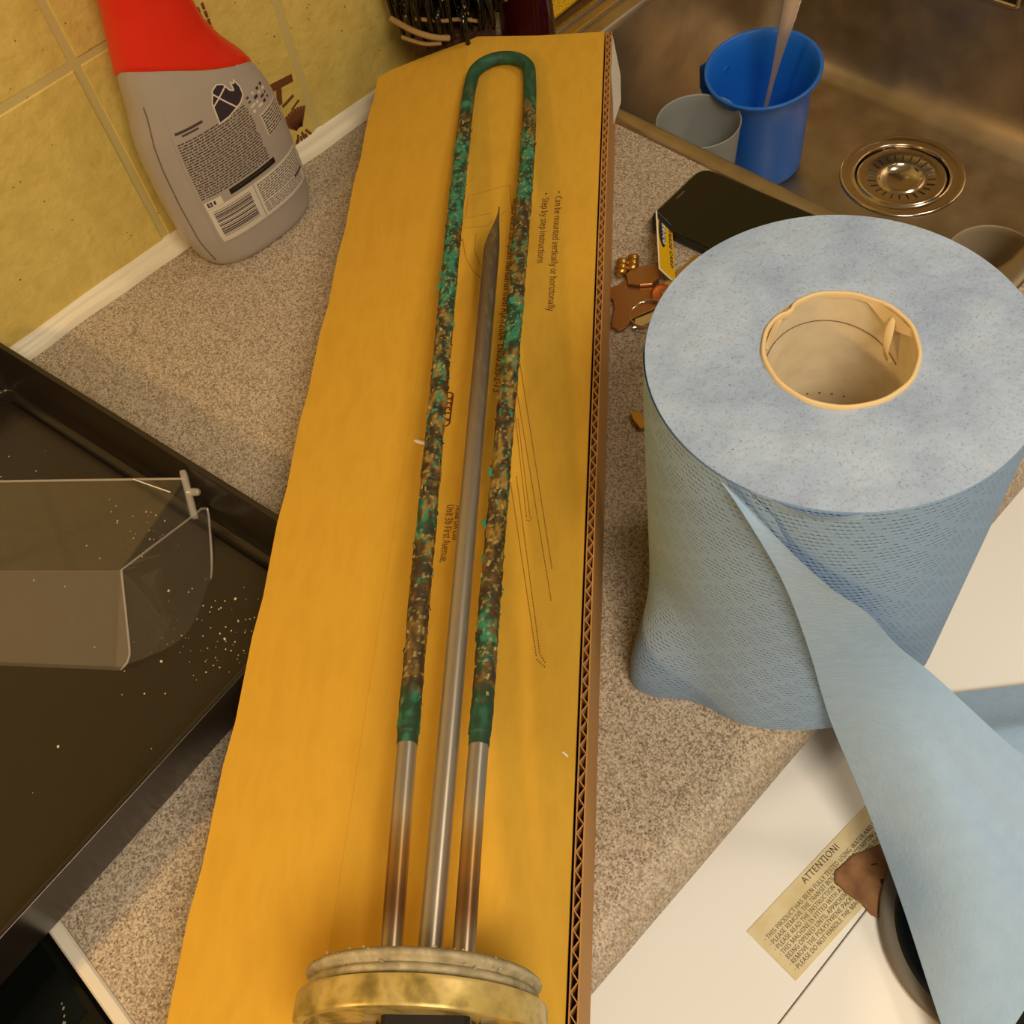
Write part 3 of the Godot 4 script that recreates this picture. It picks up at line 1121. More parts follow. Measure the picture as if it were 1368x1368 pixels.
func immersion_heater() -> void:
	var turn := atan2(0.6484, 0.7614)
	var t := thing("immersion_heater", "corroded copper immersion heater with green and brown crusted loop lying along the cardboard box", "immersion heater", BOX_AT, turn)
	# centre lines: [along, across, height]
	var left := [[-0.680, 0.0644, 0.1176], [-0.599, 0.0702, 0.1109], [-0.545, 0.0735, 0.1073], [-0.495, 0.0764, 0.1040], [-0.432, 0.0799, 0.0999], [-0.345, 0.0844, 0.0942], [-0.259, 0.0890, 0.0886], [-0.145, 0.0945, 0.0812], [-0.075, 0.0968, 0.0766], [-0.052, 0.0960, 0.0757]]
	var right := [[-0.055, 0.0535, 0.0757], [-0.080, 0.0515, 0.0766], [-0.147, 0.0484, 0.0812], [-0.259, 0.0459, 0.0886], [-0.357, 0.0440, 0.0950], [-0.430, 0.0427, 0.0999], [-0.506, 0.0410, 0.1047], [-0.556, 0.0396, 0.1080], [-0.599, 0.0388, 0.1109], [-0.680, 0.0359, 0.1176]]
	var curve := Curve3D.new()
	curve.bake_interval = 0.0006
	var pts := PackedVector3Array()
	for q: Array in left:
		pts.append(L(q[0], q[1], q[2]))
	for k in range(1, 8):
		var a := PI * k / 8.0
		pts.append(L(-0.0535 + 0.0215 * sin(a), 0.0748 + 0.0213 * cos(a), 0.0755))
	for q: Array in right:
		pts.append(L(q[0], q[1], q[2]))
	for i in pts.size():
		var tg := (pts[mini(i + 1, pts.size() - 1)] - pts[maxi(i - 1, 0)]) / 6.0
		var before := pts[i].distance_to(pts[maxi(i - 1, 0)]) / 3.0
		var after := pts[i].distance_to(pts[mini(i + 1, pts.size() - 1)]) / 3.0
		curve.add_point(pts[i], -tg.normalized() * before, tg.normalized() * after)
	var total := curve.get_baked_length()
	# clean legs run from the flange to where the crust begins
	var clean := 0.099
	for leg in 2:
		var path := []
		var cols := []
		for i in 60:
			var d := clean * 1.06 * i / 59.0
			path.append(curve.sample_baked(d if leg == 0 else total - d, true))
			var u := i / 59.0
			# heat tint left in the metal: straw and brown bands, then bare grey
			var c := Color(0.52, 0.42, 0.28)
			c = c.lerp(Color(0.22, 0.11, 0.045), smoothstep(0.08, 0.28, u) * (1.0 - smoothstep(0.44, 0.66, u)))
			c = c.lerp(Color(0.50, 0.27, 0.07), 0.55 * smoothstep(0.30, 0.46, u) * (1.0 - smoothstep(0.5, 0.74, u)))
			c = c.lerp(Color(0.42, 0.37, 0.30), smoothstep(0.58, 0.8, u))
			cols.append(c)
		var mb := MB.new()
		mb.tube(path, 0.0045, 20, true, cols)
		part("bare_leg", mb, M["heat tinted steel"], t, "bare steel end of the element with brown heat tint")
	# crusted length: one long displaced tube
	var n := FastNoiseLite.new()
	n.seed = 4
	n.frequency = 0.045
	n.fractal_octaves = 4
	var m := FastNoiseLite.new()
	m.seed = 8
	m.frequency = 0.16
	m.fractal_octaves = 3
	var rough := FastNoiseLite.new()
	rough.seed = 12
	rough.frequency = 0.24
	rough.fractal_octaves = 3
	var rows := []
	var cols := []
	var steps := 2000
	var last := total / 2.0 - clean
	var seg := 28
	var side := Vector3.ZERO
	var flakes := []
	rng.seed = 31
	for i in steps + 1:
		var d := lerpf(clean, total - clean, i / float(steps))
		var p := curve.sample_baked(d, true)
		var dir := (curve.sample_baked(d + 0.001, true) - curve.sample_baked(d - 0.001, true)).normalized()
		if side == Vector3.ZERO:
			side = dir.cross(Vector3.UP).normalized()
		side = (side - dir * side.dot(dir)).normalized()
		var up := side.cross(dir)
		var s := minf(absf(d - total / 2), total / 2)                # distance from the middle of the loop
		var right_leg := d > total / 2
		var ring := PackedVector3Array()
		var cc := []
		var smooth := smoothstep(0.06, 0.13, s)
		for j in seg:
			var a := TAU * j / seg
			var q := (side * cos(a) + up * sin(a))
			var surf := Vector3(d * 0.6, cos(a) * 0.005, sin(a) * 0.005)
			var lump := rough.get_noise_3dv(surf * 1000.0)
			var big := n.get_noise_3dv(surf * 1000.0 + Vector3(500, 0, 0))
			var r := 0.0047 + smooth * (0.00050 * lump + 0.0007 * maxf(0.0, big) + 0.00035)
			if i < 10 or i > steps - 10:
				r = 0.0047
			ring.append(p + q * r)
			cc.append(crust_colour(n, m, s, right_leg, a, last))
		rows.append(ring)
		cols.append(cc)
		if smooth > 0.5 and s < last - 0.02 and rng.randf() < 0.25:
			var a := rng.randf() * TAU
			flakes.append([p + (side * cos(a) + up * sin(a)) * 0.0054, (side * cos(a) + up * sin(a)), dir, crust_colour(n, m, s, right_leg, a, last)])
	var mb := MB.new()
	mb.grid(rows, true, cols, null, true)
	var el := part("crusted_loop", mb, M["scale crust"], t, "hairpin element crusted with green verdigris and brown scale")
	# loose flakes and chips standing off the crust
	var fb := MB.new()
	for f: Array in flakes:
		var c: Color = f[3]
		var lift: float = rng.randf()
		if lift > 0.6:
			c = c.lerp(Color(0.52, 0.38, 0.12), 0.6)
		elif lift > 0.45:
			c = c.lerp(Color(0.05, 0.30, 0.17), 0.7)
		fb.tint = c
		var nrm: Vector3 = (f[1] + Vector3(rng.randf_range(-0.5, 0.5), rng.randf_range(-0.3, 0.5), rng.randf_range(-0.5, 0.5))).normalized()
		var tx: Vector3 = (f[2] + Vector3(rng.randf_range(-0.5, 0.5), rng.randf_range(-0.5, 0.5), rng.randf_range(-0.5, 0.5)))
		tx = (tx - nrm * tx.dot(nrm)).normalized()
		fb.box(f[0], Vector3(rng.randf_range(0.0010, 0.0036), rng.randf_range(0.0003, 0.0008), rng.randf_range(0.0006, 0.0015)), 0.0002, Basis(tx, nrm, tx.cross(nrm)))
	# a few larger curled green plates
	for q: Array in [[-0.462, 0.0470, 0.1030, 0.005, 0.5], [-0.335, 0.0445, 0.0975, 0.0075, 0.3], [-0.352, 0.0445, 0.0985, 0.006, -0.3], [-0.43, 0.0467, 0.1025, 0.005, 0.1], [-0.285, 0.0915, 0.0930, 0.006, 0.2], [-0.272, 0.0920, 0.0925, 0.005, -0.4], [-0.302, 0.0455, 0.0965, 0.005, 0.3]]:
		fb.tint = Color(0.03, 0.24, 0.14)
		fb.box(L(q[0], q[1], q[2]), Vector3(q[3], 0.0008, 0.0042), 0.0003, Basis(Vector3.UP, q[4]) * Basis(Vector3.RIGHT, q[4] * 0.8))
	var fl := part("scale_flakes", fb, M["scale crust"], el, "loose flakes of scale")
	fl.set_meta("kind", "stuff")
	# pocket tube between the legs, pinched to a point
	mb = MB.new()
	var p0 := Vector3(-0.680, 0.0496, 0.1162)
	var p1 := Vector3(-0.2125, 0.0643, 0.0898)
	rows = []
	cols = []
	for i in 90:
		var u := i / 89.0
		var pc := p0.lerp(p1, u)
		var tip := smoothstep(0.905, 1.0, u)
		var rw := 0.0050 * (1.0 - tip * 0.93)
		var rh := 0.0050 * (1.0 - tip * 0.90)
		var ring := PackedVector3Array()
		var cc := []
		for j in 24:
			var a := TAU * j / 24.0
			ring.append(L(pc.x, pc.y + rw * cos(a) - tip * 0.0026, pc.z + rh * sin(a)))
			var grey := Color(0.44, 0.38, 0.30).lerp(Color(0.18, 0.145, 0.105), smoothstep(0.35, 0.9, u))
			grey = grey.lerp(Color(0.40, 0.36, 0.30), 0.5 * smoothstep(0.2, 0.5, n.get_noise_2d(u * 900.0, j * 4.0)))
			cc.append(grey)
		rows.append(ring)
		cols.append(cc)
	mb.grid(rows, true, cols)
	mb.cap(rows[0], Vector3(-1, 0, 0))
	mb.cap(rows[-1], Vector3(1, 0, 0))
	part("sensor_pocket", mb, M["heat tinted steel"], t, "dull steel pocket tube pinched to a point")
	# flange and head, spun round the element's axis, pointing away from the loop
	var axis := Vector3(0.9970, -0.0655, -0.04).normalized()
	var bx := Basis(axis.cross(Vector3.UP).normalized(), -axis, Vector3.ZERO)
	bx.z = bx.x.cross(bx.y)
	var fx := Transform3D(bx, L(-0.6765, 0.0505, 0.1178))
	mb = MB.new()
	mb.lathe([[0.0, 0.0], [0.040, 0.0], null, [0.040, 0.0], [0.0432, 0.0006], [0.0448, 0.0018], [0.0452, 0.0030], [0.0444, 0.0040], [0.0424, 0.0049], [0.0422, 0.0056], [0.0438, 0.0062], [0.0442, 0.0074], [0.0440, 0.0090], [0.0425, 0.0094]], 90, fx)
	var fibre := part("sealing_washer", mb, M["limy washer"], t, "lime crusted sealing washer")
	mb = MB.new()
	rng.seed = 17
	for k in 140:
		var a := rng.randf() * TAU
		var r := rng.randf_range(0.0420, 0.0446)
		mb.box(fx * Vector3(cos(a) * r, rng.randf_range(0.0002, 0.0085), sin(a) * r), Vector3(rng.randf_range(0.0005, 0.0018), rng.randf_range(0.0004, 0.0008), rng.randf_range(0.0005, 0.0012)), 0.0003, Basis(Vector3.UP, a))
	part("lime_crumbs", mb, M["limy washer"], fibre).set_meta("kind", "stuff")
	mb = MB.new()
	mb.lathe([[0.0425, 0.0092], [0.0455, 0.0098], [0.0472, 0.0104], null, [0.0472, 0.0104], [0.0476, 0.0120], [0.0476, 0.0195], [0.0470, 0.0208], null, [0.0470, 0.0208], [0.0455, 0.0212], [0.0435, 0.0208], null, [0.0435, 0.0208], [0.0428, 0.0150], null, [0.0428, 0.0150], [0.0, 0.0150]], 90, fx)
	part("brass_head", mb, M["old brass"], t, "tarnished brass boss")
	# black terminal block and studs inside the boss
	mb = MB.new()
	mb.box(fx * Vector3(0.002, 0.024, 0.006), Vector3(0.034, 0.022, 0.020), 0.002, bx)
	mb.box(fx * Vector3(0.002, 0.031, 0.018), Vector3(0.012, 0.014, 0.010), 0.002, bx)
	var tb := part("terminal_block", mb, M["black plastic"], t)
	for sx: float in [-0.022, 0.024]:
		mb = MB.new()
		mb.box(fx * Vector3(sx, 0.022, 0.012), Vector3(0.007, 0.016, 0.007), 0.001, bx)
		part("terminal", mb, M["steel"], tb)


# ---------------------------------------------------------------- paper roll
func fold_angle(y: float) -> float:
	# where the paper folds over itself, in degrees round the roll, by height
	var t := [[0.0, 129.5], [0.03, 132.6], [0.112, 146.1], [0.165, 156.6], [0.20, 168.9], [0.2098, 177.4]]
	for i in t.size() - 1:
		if y <= t[i + 1][0]:
			return lerpf(t[i][1], t[i + 1][1], (y - t[i][0]) / (t[i + 1][0] - t[i][0]))
	return 177.4


func paper_roll() -> void:
	var t := thing("paper_roll", "large blue embossed paper towel roll standing on the worktop edge with its loose end unwound", "paper roll", ROLL_AT)
	# wound body: side (embossed) and rounded ends
	var b := MB.new()
	var rows := []
	var uvs := []
	for y: float in [0.0005, 0.002, 0.10, 0.2075, 0.2092]:
		var ring := PackedVector3Array()
		var uv := PackedVector2Array()
		var r := ROLL_R - (0.0010 if y < 0.001 else 0.0003 if y > 0.209 else 0.0)
		for k in 96:
			var a := TAU * k / 96
			ring.append(Vector3(cos(a) * r, y, sin(a) * r))
		for k in 97:
			uv.append(Vector2(k / 96.0 * 12.0, y / 0.0416))
		rows.append(ring)
		uvs.append(uv)
	b.grid(rows, true, null, uvs, true)
	part("wound_paper", b, M["embossed blue paper"], t)
	b = MB.new()
	var n := FastNoiseLite.new()
	n.seed = 3
	n.frequency = 0.05
	rows = []
	for i in 15:
		var r := lerpf(ROLL_R - 0.0003, 0.0312, i / 14.0)
		var ring := PackedVector3Array()
		for k in 128:
			var a := TAU * k / 128
			var q := Vector3(cos(a) * r, 0, sin(a) * r)
			var h := 0.2092 + (0.0009 * n.get_noise_2d(q.x * 1000.0, q.z * 1000.0) if i > 0 else 0.0) + 0.0006 * sin(PI * i / 14.0)
			ring.append(q + Vector3(0, h, 0))
		rows.append(ring)
	b.grid(rows, true)
	part("top_end", b, M["blue paper end"], t, "mottled blue cut end of the roll")
	# cardboard core with a torn, curled lip
	b = MB.new()
	b.lathe([[0.0313, 0.001], [0.0313, 0.2098], null, [0.0298, 0.2100], [0.0296, 0.10], [0.0296, 0.001]], 72)
	var core := part("core", b, M["kraft core"], t, "pale cardboard core")
	b = MB.new()
	rows = []
	for q: Array in [[0.0316, 0.2088], [0.0315, 0.2104], [0.0306, 0.2110], [0.0297, 0.2104], [0.0296, 0.2080]]:
		var ring := PackedVector3Array()
		for k in 72:
			var a := TAU * k / 72
			var wob := 0.00018 * sin(a * 5.0) + 0.00014 * sin(a * 13.0 + 1.0)
			var dent := 0.0026 * exp(-pow(wrapf(a - 4.85, -PI, PI) / 0.12, 2.0))
			ring.append(Vector3(cos(a) * (q[0] + wob - dent), q[1] + wob * 0.6, sin(a) * (q[0] + wob - dent)))
		rows.append(ring)
	b.grid(rows, true)
	part("core_rim", b, M["kraft edge"], core)
	# curled strips torn from the core
	b = MB.new()
	for s: Array in [[6.05, 6.95, 0.0305, 0.0285, 0.005], [4.05, 4.75, 0.0300, 0.0290, 0.004]]:
		var r1 := PackedVector3Array()
		var r2 := PackedVector3Array()
		for k in 15:
			var u := k / 14.0
			var a := lerpf(s[0], s[1], u)
			var r := lerpf(s[2], s[3], sin(PI * u))
			r1.append(Vector3(cos(a) * r, 0.2095 + 0.0012 * sin(PI * u), sin(a) * r))
			r2.append(Vector3(cos(a) * (r - 0.0012), 0.2085 - s[4] * sin(PI * u), sin(a) * (r - 0.0012)))
		b.grid([r1, r2])
		var r3 := PackedVector3Array()
		for q in r2:
			r3.append(q * Vector3(1.035, 1, 1.035))
		b.grid([r2, r3])
		part("torn_strip", b, M["kraft edge"], core, "torn curl of cardboard inside the core")
		b = MB.new()
	# the tongue that hangs inside
	var tg := [PackedVector3Array(), PackedVector3Array(), PackedVector3Array()]
	for k in 12:
		var u := k / 11.0
		var w := 0.10 * (0.3 + sin(PI * minf(u * 1.1, 1.0))) * (1.0 - u * 0.45)
		var a := 6.50 + 0.30 * u
		var r := 0.0290 - 0.0055 * sin(PI * u * 0.8)
		var y := 0.209 - 0.019 * u
		for j in 3:
			var aa := a + w * (j - 1)
			var rr := r - (0.0016 if j == 1 else 0.0)
			tg[j].append(Vector3(cos(aa) * rr, y, sin(aa) * rr))
	b.grid(tg)
	part("torn_strip", b, M["kraft edge"], core, "torn curl of cardboard inside the core")
	# spiral seam of the tube and a row of pin holes
	b = MB.new()
	var path := []
	for k in 24:
		var a := lerpf(4.1, 6.75, k / 23.0)
		path.append(Vector3(cos(a) * 0.0295, 0.198 - 0.010 * pow((k / 23.0 - 0.45) * 2.0, 2.0) * 0.6 - 0.006 * k / 23.0, sin(a) * 0.0295))
	b.tube(path, 0.00022, 4)
	part("core_seam", b, M["core mark"], core)
	b = MB.new()
	for k in 6:
		var a := 5.05 + 0.19 * k
		b.box(Vector3(cos(a) * 0.0295, 0.145, sin(a) * 0.0295), Vector3(0.0009, 0.0006, 0.0009), 0.0002)
	part("pin_holes", b, M["core mark"], core).set_meta("kind", "stuff")

	# outermost turn, left side: follows the roll and flares out at the foot, up to the diagonal fold
	b = MB.new()
	rows = []
	uvs = []
	var ny := 40
	for i in ny + 1:
		var u := i / float(ny)
		var y := lerpf(0.2090, 0.0012, u)
		var fold := deg_to_rad(fold_angle(y) - 7.0)
		var start := deg_to_rad(236.0)
		var ring := PackedVector3Array()
		var uv := PackedVector2Array()
		for k in 41:
			var w := k / 40.0
			var a := lerpf(start, fold, w)
			var flare := smoothstep(0.55, 1.0, u) * (0.0255 * exp(-pow((rad_to_deg(a) - 197.0) / 13.0, 2.0)) + 0.004 * exp(-pow((rad_to_deg(a) - 165.0) / 18.0, 2.0)))
			var bulge := 0.0004 + 0.0016 * smoothstep(0.0, 0.35, w) * smoothstep(0.0, 0.12, u) + 0.0030 * sin(PI * u) * exp(-pow((rad_to_deg(a) - 190.0) / 22.0, 2.0))
			var r := ROLL_R + bulge + flare
			ring.append(Vector3(cos(a) * r, y, sin(a) * r))
			uv.append(Vector2(a / TAU * 12.0 + u * 0.4, y / 0.0416))
		rows.append(ring)
		uvs.append(uv)
	b.grid(rows, false, null, uvs)
	var inner := []
	for ring in rows:
		var r2 := PackedVector3Array()
		for q in ring:
			var f := (Vector2(q.x, q.z).length() - 0.0006) / Vector2(q.x, q.z).length()
			r2.append(Vector3(q.x * f, q.y, q.z * f))
		inner.append(r2)
	b.grid(inner, false, null, uvs, true)
	b.grid([rows[-1], inner[-1]])
	part("outer_turn", b, M["embossed blue paper"], t, "loose outer turn flared out at its foot")
	# the strip that folds over and hangs down in front, pale smooth back outwards
	var lf := [Vector3(0.1905, 0.2098, 0.5506), Vector3(0.1892, 0.2000, 0.5632), Vector3(0.1935, 0.1650, 0.5810), Vector3(0.2005, 0.1120, 0.5952), Vector3(0.2125, 0.0240, 0.6125), Vector3(0.2030, -0.0150, 0.6460), Vector3(0.1790, -0.0330, 0.6870), Vector3(0.1470, -0.0390, 0.7305), Vector3(0.1300, -0.0420, 0.7560)]
	var rt := [Vector3(0.1905, 0.2100, 0.5560), Vector3(0.1955, 0.1860, 0.5790), Vector3(0.2030, 0.1640, 0.5980), Vector3(0.2130, 0.1450, 0.6110), Vector3(0.2310, 0.1010, 0.6230), Vector3(0.2480, 0.0640, 0.6390), Vector3(0.2561, 0.0400, 0.6603), Vector3(0.2617, 0.0200, 0.6895), Vector3(0.2700, 0.0050, 0.7350)]
	var cl := Curve3D.new()
	var cr := Curve3D.new()
	for s: Array in [[cl, lf], [cr, rt]]:
		var ps: Array = s[1]
		for i in ps.size():
			var g: Vector3 = (ps[mini(i + 1, ps.size() - 1)] - ps[maxi(i - 1, 0)]).normalized()
			s[0].add_point(ps[i], -g * ps[i].distance_to(ps[maxi(i - 1, 0)]) / 3.0, g * ps[i].distance_to(ps[mini(i + 1, ps.size() - 1)]) / 3.0)
	b = MB.new()
	rows = []
	for i in 61:
		var s := i / 60.0 * 8.0
		var j := mini(int(s), 7)
		var a: Vector3 = cl.sample(j, s - j)
		var c: Vector3 = cr.sample(j, s - j)
		var ring := PackedVector3Array()
		for k in 17:
			var w := k / 16.0
			var belly := sin(PI * w) * (0.010 * smoothstep(0.2, 0.9, i / 60.0) - 0.0008)
			var crease := 0.006 * smoothstep(0.55, 0.9, i / 60.0) * exp(-pow((w - 0.72) / 0.07, 2.0))
			ring.append(a.lerp(c, w) - ROLL_AT + Vector3(-0.3, 0.75, 0.55) * belly - Vector3(0, 1, 0) * crease)
		rows.append(ring)
	b.grid(rows)
	inner = []
	for ring in rows:
		var r2 := PackedVector3Array()
		for q in ring:
			r2.append(q + Vector3(0.0003, -0.0005, -0.0003))
		inner.append(r2)
	b.grid(inner, false, null, null, true)
	part("hanging_strip", b, M["blue paper"], t, "pale smooth strip of paper hanging over the worktop edge")
	# the strip's far part, rumpled on the washing machine
	b = MB.new()
	rows = []
	for i in 25:
		var u := i / 24.0
		var a := Vector3(0.276, -0.05, 0.618).lerp(Vector3(0.372, -0.052, 0.700), u)
		var c := Vector3(0.225, -0.030, 0.700).lerp(Vector3(0.300, -0.04, 0.775), u)
		var ring := PackedVector3Array()
		for k in 21:
			var w := k / 20.0
			var h := 0.012 * sin(PI * w) + 0.008 * exp(-pow((w - 0.35) / 0.12, 2.0)) * (0.4 + u) + 0.0012 * sin(w * 40.0 + u * 3.0) * exp(-pow((w - 0.45) / 0.15, 2.0))
			ring.append(a.lerp(c, w) - ROLL_AT + Vector3(0, h, 0))
		rows.append(ring)
	b.grid(rows)
	inner = []
	for ring in rows:
		var r2 := PackedVector3Array()
		for q in ring:
			r2.append(q - Vector3(0, 0.0006, 0))
		inner.append(r2)
	b.grid(inner, false, null, null, true)
	part("rumpled_strip", b, M["blue paper"], t, "rumpled further length of the blue paper")
	# lifted lip of paper under the rim
	b = MB.new()
	var r1 := PackedVector3Array()
	var r2 := PackedVector3Array()
	for k in 17:
		var a := deg_to_rad(lerpf(163.0, 139.0, k / 16.0))
		var out := 0.0022 * sin(PI * k / 16.0)
		r1.append(Vector3(cos(a) * (ROLL_R + out), 0.2088, sin(a) * (ROLL_R + out)))
		r2.append(Vector3(cos(a) * (ROLL_R + 0.0002), 0.2050 - 0.002 * sin(PI * k / 16.0), sin(a) * (ROLL_R + 0.0002)))
	b.grid([r1, r2])
	part("lifted_lip", b, M["blue paper"], t)


# ---------------------------------------------------------------- tray and cover
func tray() -> void:
	# built in its own frame: x to the right, z to the front, the near right rim corner at (0, h, 0)
	var yaw := deg_to_rad(8.25)
	var tilt := deg_to_rad(-2.2)
	var t := thing("baking_tray", "black enamelled oven tray with a deep rim lying half under the cardboard box", "tray", Vector3(0.107, 0.0016, 0.3585), yaw)
	t.basis = Basis(Vector3.UP, yaw) * Basis(Vector3(0, 0, 1), tilt)
	var h := 0.0445
	var w := 0.43
	var d := 0.352
	var rect := func(i: float, y: float, r: float) -> PackedVector3Array:
		return round_rect(-w + i, -i, -d + i, -i, r, 6, y)
	var b := MB.new()
	b.grid([rect.call(0.0105, 0.0, 0.008), rect.call(0.008, 0.0012, 0.008), rect.call(0.0005, h - 0.0012, 0.006), rect.call(0.0, h - 0.0004, 0.006)], true)
	b.grid([rect.call(0.0032, h - 0.0004, 0.005), rect.call(0.0040, h - 0.0014, 0.005), rect.call(0.0112, 0.0040, 0.008), rect.call(0.0122, 0.0012, 0.009), rect.call(0.0175, 0.0010, 0.010), rect.call(0.0190, 0.0022, 0.011), rect.call(0.0200, 0.0048, 0.012), rect.call(0.0215, 0.0056, 0.012), rect.call(0.028, 0.0057, 0.012)], true)
	b.cap(rect.call(0.028, 0.0057, 0.012), Vector3.UP)
	b.cap(rect.call(0.0105, 0.0, 0.008), Vector3.DOWN)
	part("pan", b, M["black enamel"], t)
	b = MB.new()
	b.grid([rect.call(0.0, h - 0.0004, 0.006), rect.call(0.0004, h, 0.006), rect.call(0.0026, h, 0.005), rect.call(0.0032, h - 0.0004, 0.005)], true)
	part("rim", b, M["black enamel"], t)
	# crumbs scattered on it
	var mm := MultiMesh.new()
	mm.transform_format = MultiMesh.TRANSFORM_3D
	var cb := MB.new()
	cb.box(Vector3.ZERO, Vector3(0.001, 0.0007, 0.0008), 0.0002)
	mm.mesh = cb.mesh()
	rng.seed = 92
	var spots := []
	for k in 150:
		var q: Vector2
		if k < 85:
			q = Vector2(-0.070 + rng.randfn(0.0, 0.016), -0.052 + rng.randfn(0.0, 0.020))
		elif k < 110:
			q = Vector2(-0.035 + rng.randfn(0.0, 0.010), -0.145 + rng.randfn(0.0, 0.016))
		else:
			q = Vector2(-rng.randf_range(0.03, 0.24), -rng.randf_range(0.02, 0.30))
		if q.x > -0.03 or q.y > -0.03:
			continue
		var s := rng.randf_range(0.35, 1.0) if k % 23 else 1.6
		spots.append(Transform3D(Basis(Vector3.UP, rng.randf() * TAU).scaled(Vector3.ONE * s), Vector3(q.x, 0.0061, q.y)))
	mm.instance_count = spots.size()
	for i in spots.size():
		mm.set_instance_transform(i, t.transform * spots[i])
	var o := MultiMeshInstance3D.new()
	o.name = "crumbs"
	o.multimesh = mm
	o.material_override = M["crumb"]
	add_child(o, true)
	tag(o, "pale crumbs and dust scattered over the black tray", "crumbs", "", "stuff")


func clear_cover() -> void:
	var lift := Vector3(0, 0.0068, 0)
	var t := thing("clear_cover", "scratched clear plastic compartment cover with a hinge peg lying on the black tray", "plastic cover", Vector3(0.0, 0.0, 0.26))
	var o := Vector3(0.0, 0.0, 0.26) - lift
	var e := Vector3(0.649, 0, 0.761)
	var a0 := Vector3(0.0703, 0.0155, 0.2420)
	var f0 := Vector3(0.0146, 0.0470, 0.2660)
	var b0 := Vector3(-0.0212, 0.0012, 0.2955)
	var back := -0.20
	var a1 := Vector3(0.0806, 0.0305, 0.2278)
	var pane := func(p: Vector3, q: Vector3, round_foot: bool) -> MB:
		var mb := MB.new()
		var n := (q - p).cross(e).normalized() * 0.0008
		for s: float in [1.0, -1.0]:
			var rows := []
			for i in 13:
				var u := i / 12.0
				var row := PackedVector3Array()
				var short := 0.0
				if round_foot and u > 0.72:
					short = 0.014 * pow((u - 0.72) / 0.28, 2.5)
				for k in 11:
					row.append(p.lerp(q, u) + e * lerpf(back, -short, k / 10.0) - o + n * s)
				rows.append(row)
			mb.grid(rows, false, null, null, s < 0)
		return mb
	var top: MB = pane.call(a1, f0, false)
	top.face([f0 - o, a1 - o, a0 - o], Vector3(0, -1, 0))
	top.face([f0 - o - Vector3(0, 0.0015, 0), a1 - o - Vector3(0, 0.0015, 0), a0 - o - Vector3(0, 0.0015, 0)], Vector3(0, 1, 0))
	part("top_panel", top, M["clear plastic"], t)
	part("front_panel", pane.call(f0, b0, true), M["dusty lit clear plastic"], t)
	# end cap, bulging outwards to the right
	var foot := [a0, Vector3(0.0794, 0.0105, 0.2393), Vector3(0.0710, 0.005, 0.2510), Vector3(0.0557, 0.0022, 0.2722), Vector3(0.0430, 0.001, 0.2850), Vector3(0.0248, 0.001, 0.2977), Vector3(0.0060, 0.001, 0.3010), b0 - e * 0.010]
	var cv := Curve3D.new()
	for i in foot.size():
		var g: Vector3 = (foot[mini(i + 1, foot.size() - 1)] - foot[maxi(i - 1, 0)]).normalized()
		cv.add_point(foot[i], -g * foot[i].distance_to(foot[maxi(i - 1, 0)]) / 3.0, g * foot[i].distance_to(foot[mini(i + 1, foot.size() - 1)]) / 3.0)
	var mb := MB.new()
	var base := []
	for s: float in [1.0, -1.0]:
		var rows := []
		for i in 25:
			var u := i / 24.0
			var q := cv.sample_baked(u * cv.get_baked_length(), true)
			if s > 0:
				base.append(q - o)
			var row := PackedVector3Array()
			for k in 7:
				row.append(f0.lerp(q, k / 6.0) - o - e * 0.0008 * (1.0 - s) * 0.5)
			rows.append(row)
		mb.grid(rows, false, null, null, s < 0)
	part("end_cap", mb, M["clear plastic"], t)
	# thicker edges that catch the light
	mb = MB.new()
	mb.tube([a1 - o, a1 + e * back - o], 0.0008, 8)
	var corner := []
	for i in 15:
		var u := lerpf(0.0, 1.0, i / 14.0)
		corner.append(f0.lerp(b0, u) - e * (0.014 * pow((u - 0.72) / 0.28, 2.5) if u > 0.72 else 0.0) - o)
	mb.tube(corner, 0.0007, 8)
	mb.tube([b0 - e * 0.014 - o, b0 + e * back - o], 0.0007, 8)
	mb.tube([a0 - o, f0 - o], 0.0006, 8)
	mb.tube(base, 0.0008, 8)
	part("rim_edge", mb, M["clear plastic rim"], t)
	mb = MB.new()
	var run := (a0 - a1).normalized()
	var bs := Basis(run, Vector3.UP, run.cross(Vector3.UP))
	mb.box((a0 + a1) / 2.0 - o + Vector3(0, 0.0022, 0), Vector3(0.030, 0.0045, 0.0055), 0.001, bs)
	var pin := a1.lerp(a0, 0.45) - o + Vector3(0, 0.003, 0)
	mb.tube([pin, pin + e * 0.0065, pin + e * 0.0078], [0.0026, 0.0026, 0.0016], 12)
	part("hinge_peg", mb, M["clear plastic rim"], t, "frosted hinge peg")
	mb = MB.new()
	mb.tube([a1.lerp(f0, 0.17) - e * 0.003 - o + Vector3(0, 0.0012, 0), a1.lerp(f0, 0.10) - e * 0.017 - o + Vector3(0, 0.0014, 0), a1.lerp(f0, 0.01) - e * 0.034 - o + Vector3(0, 0.0012, 0)], 0.0004, 5)
	part("crack", mb, M["card white"], t, "white crack near the hinge corner")


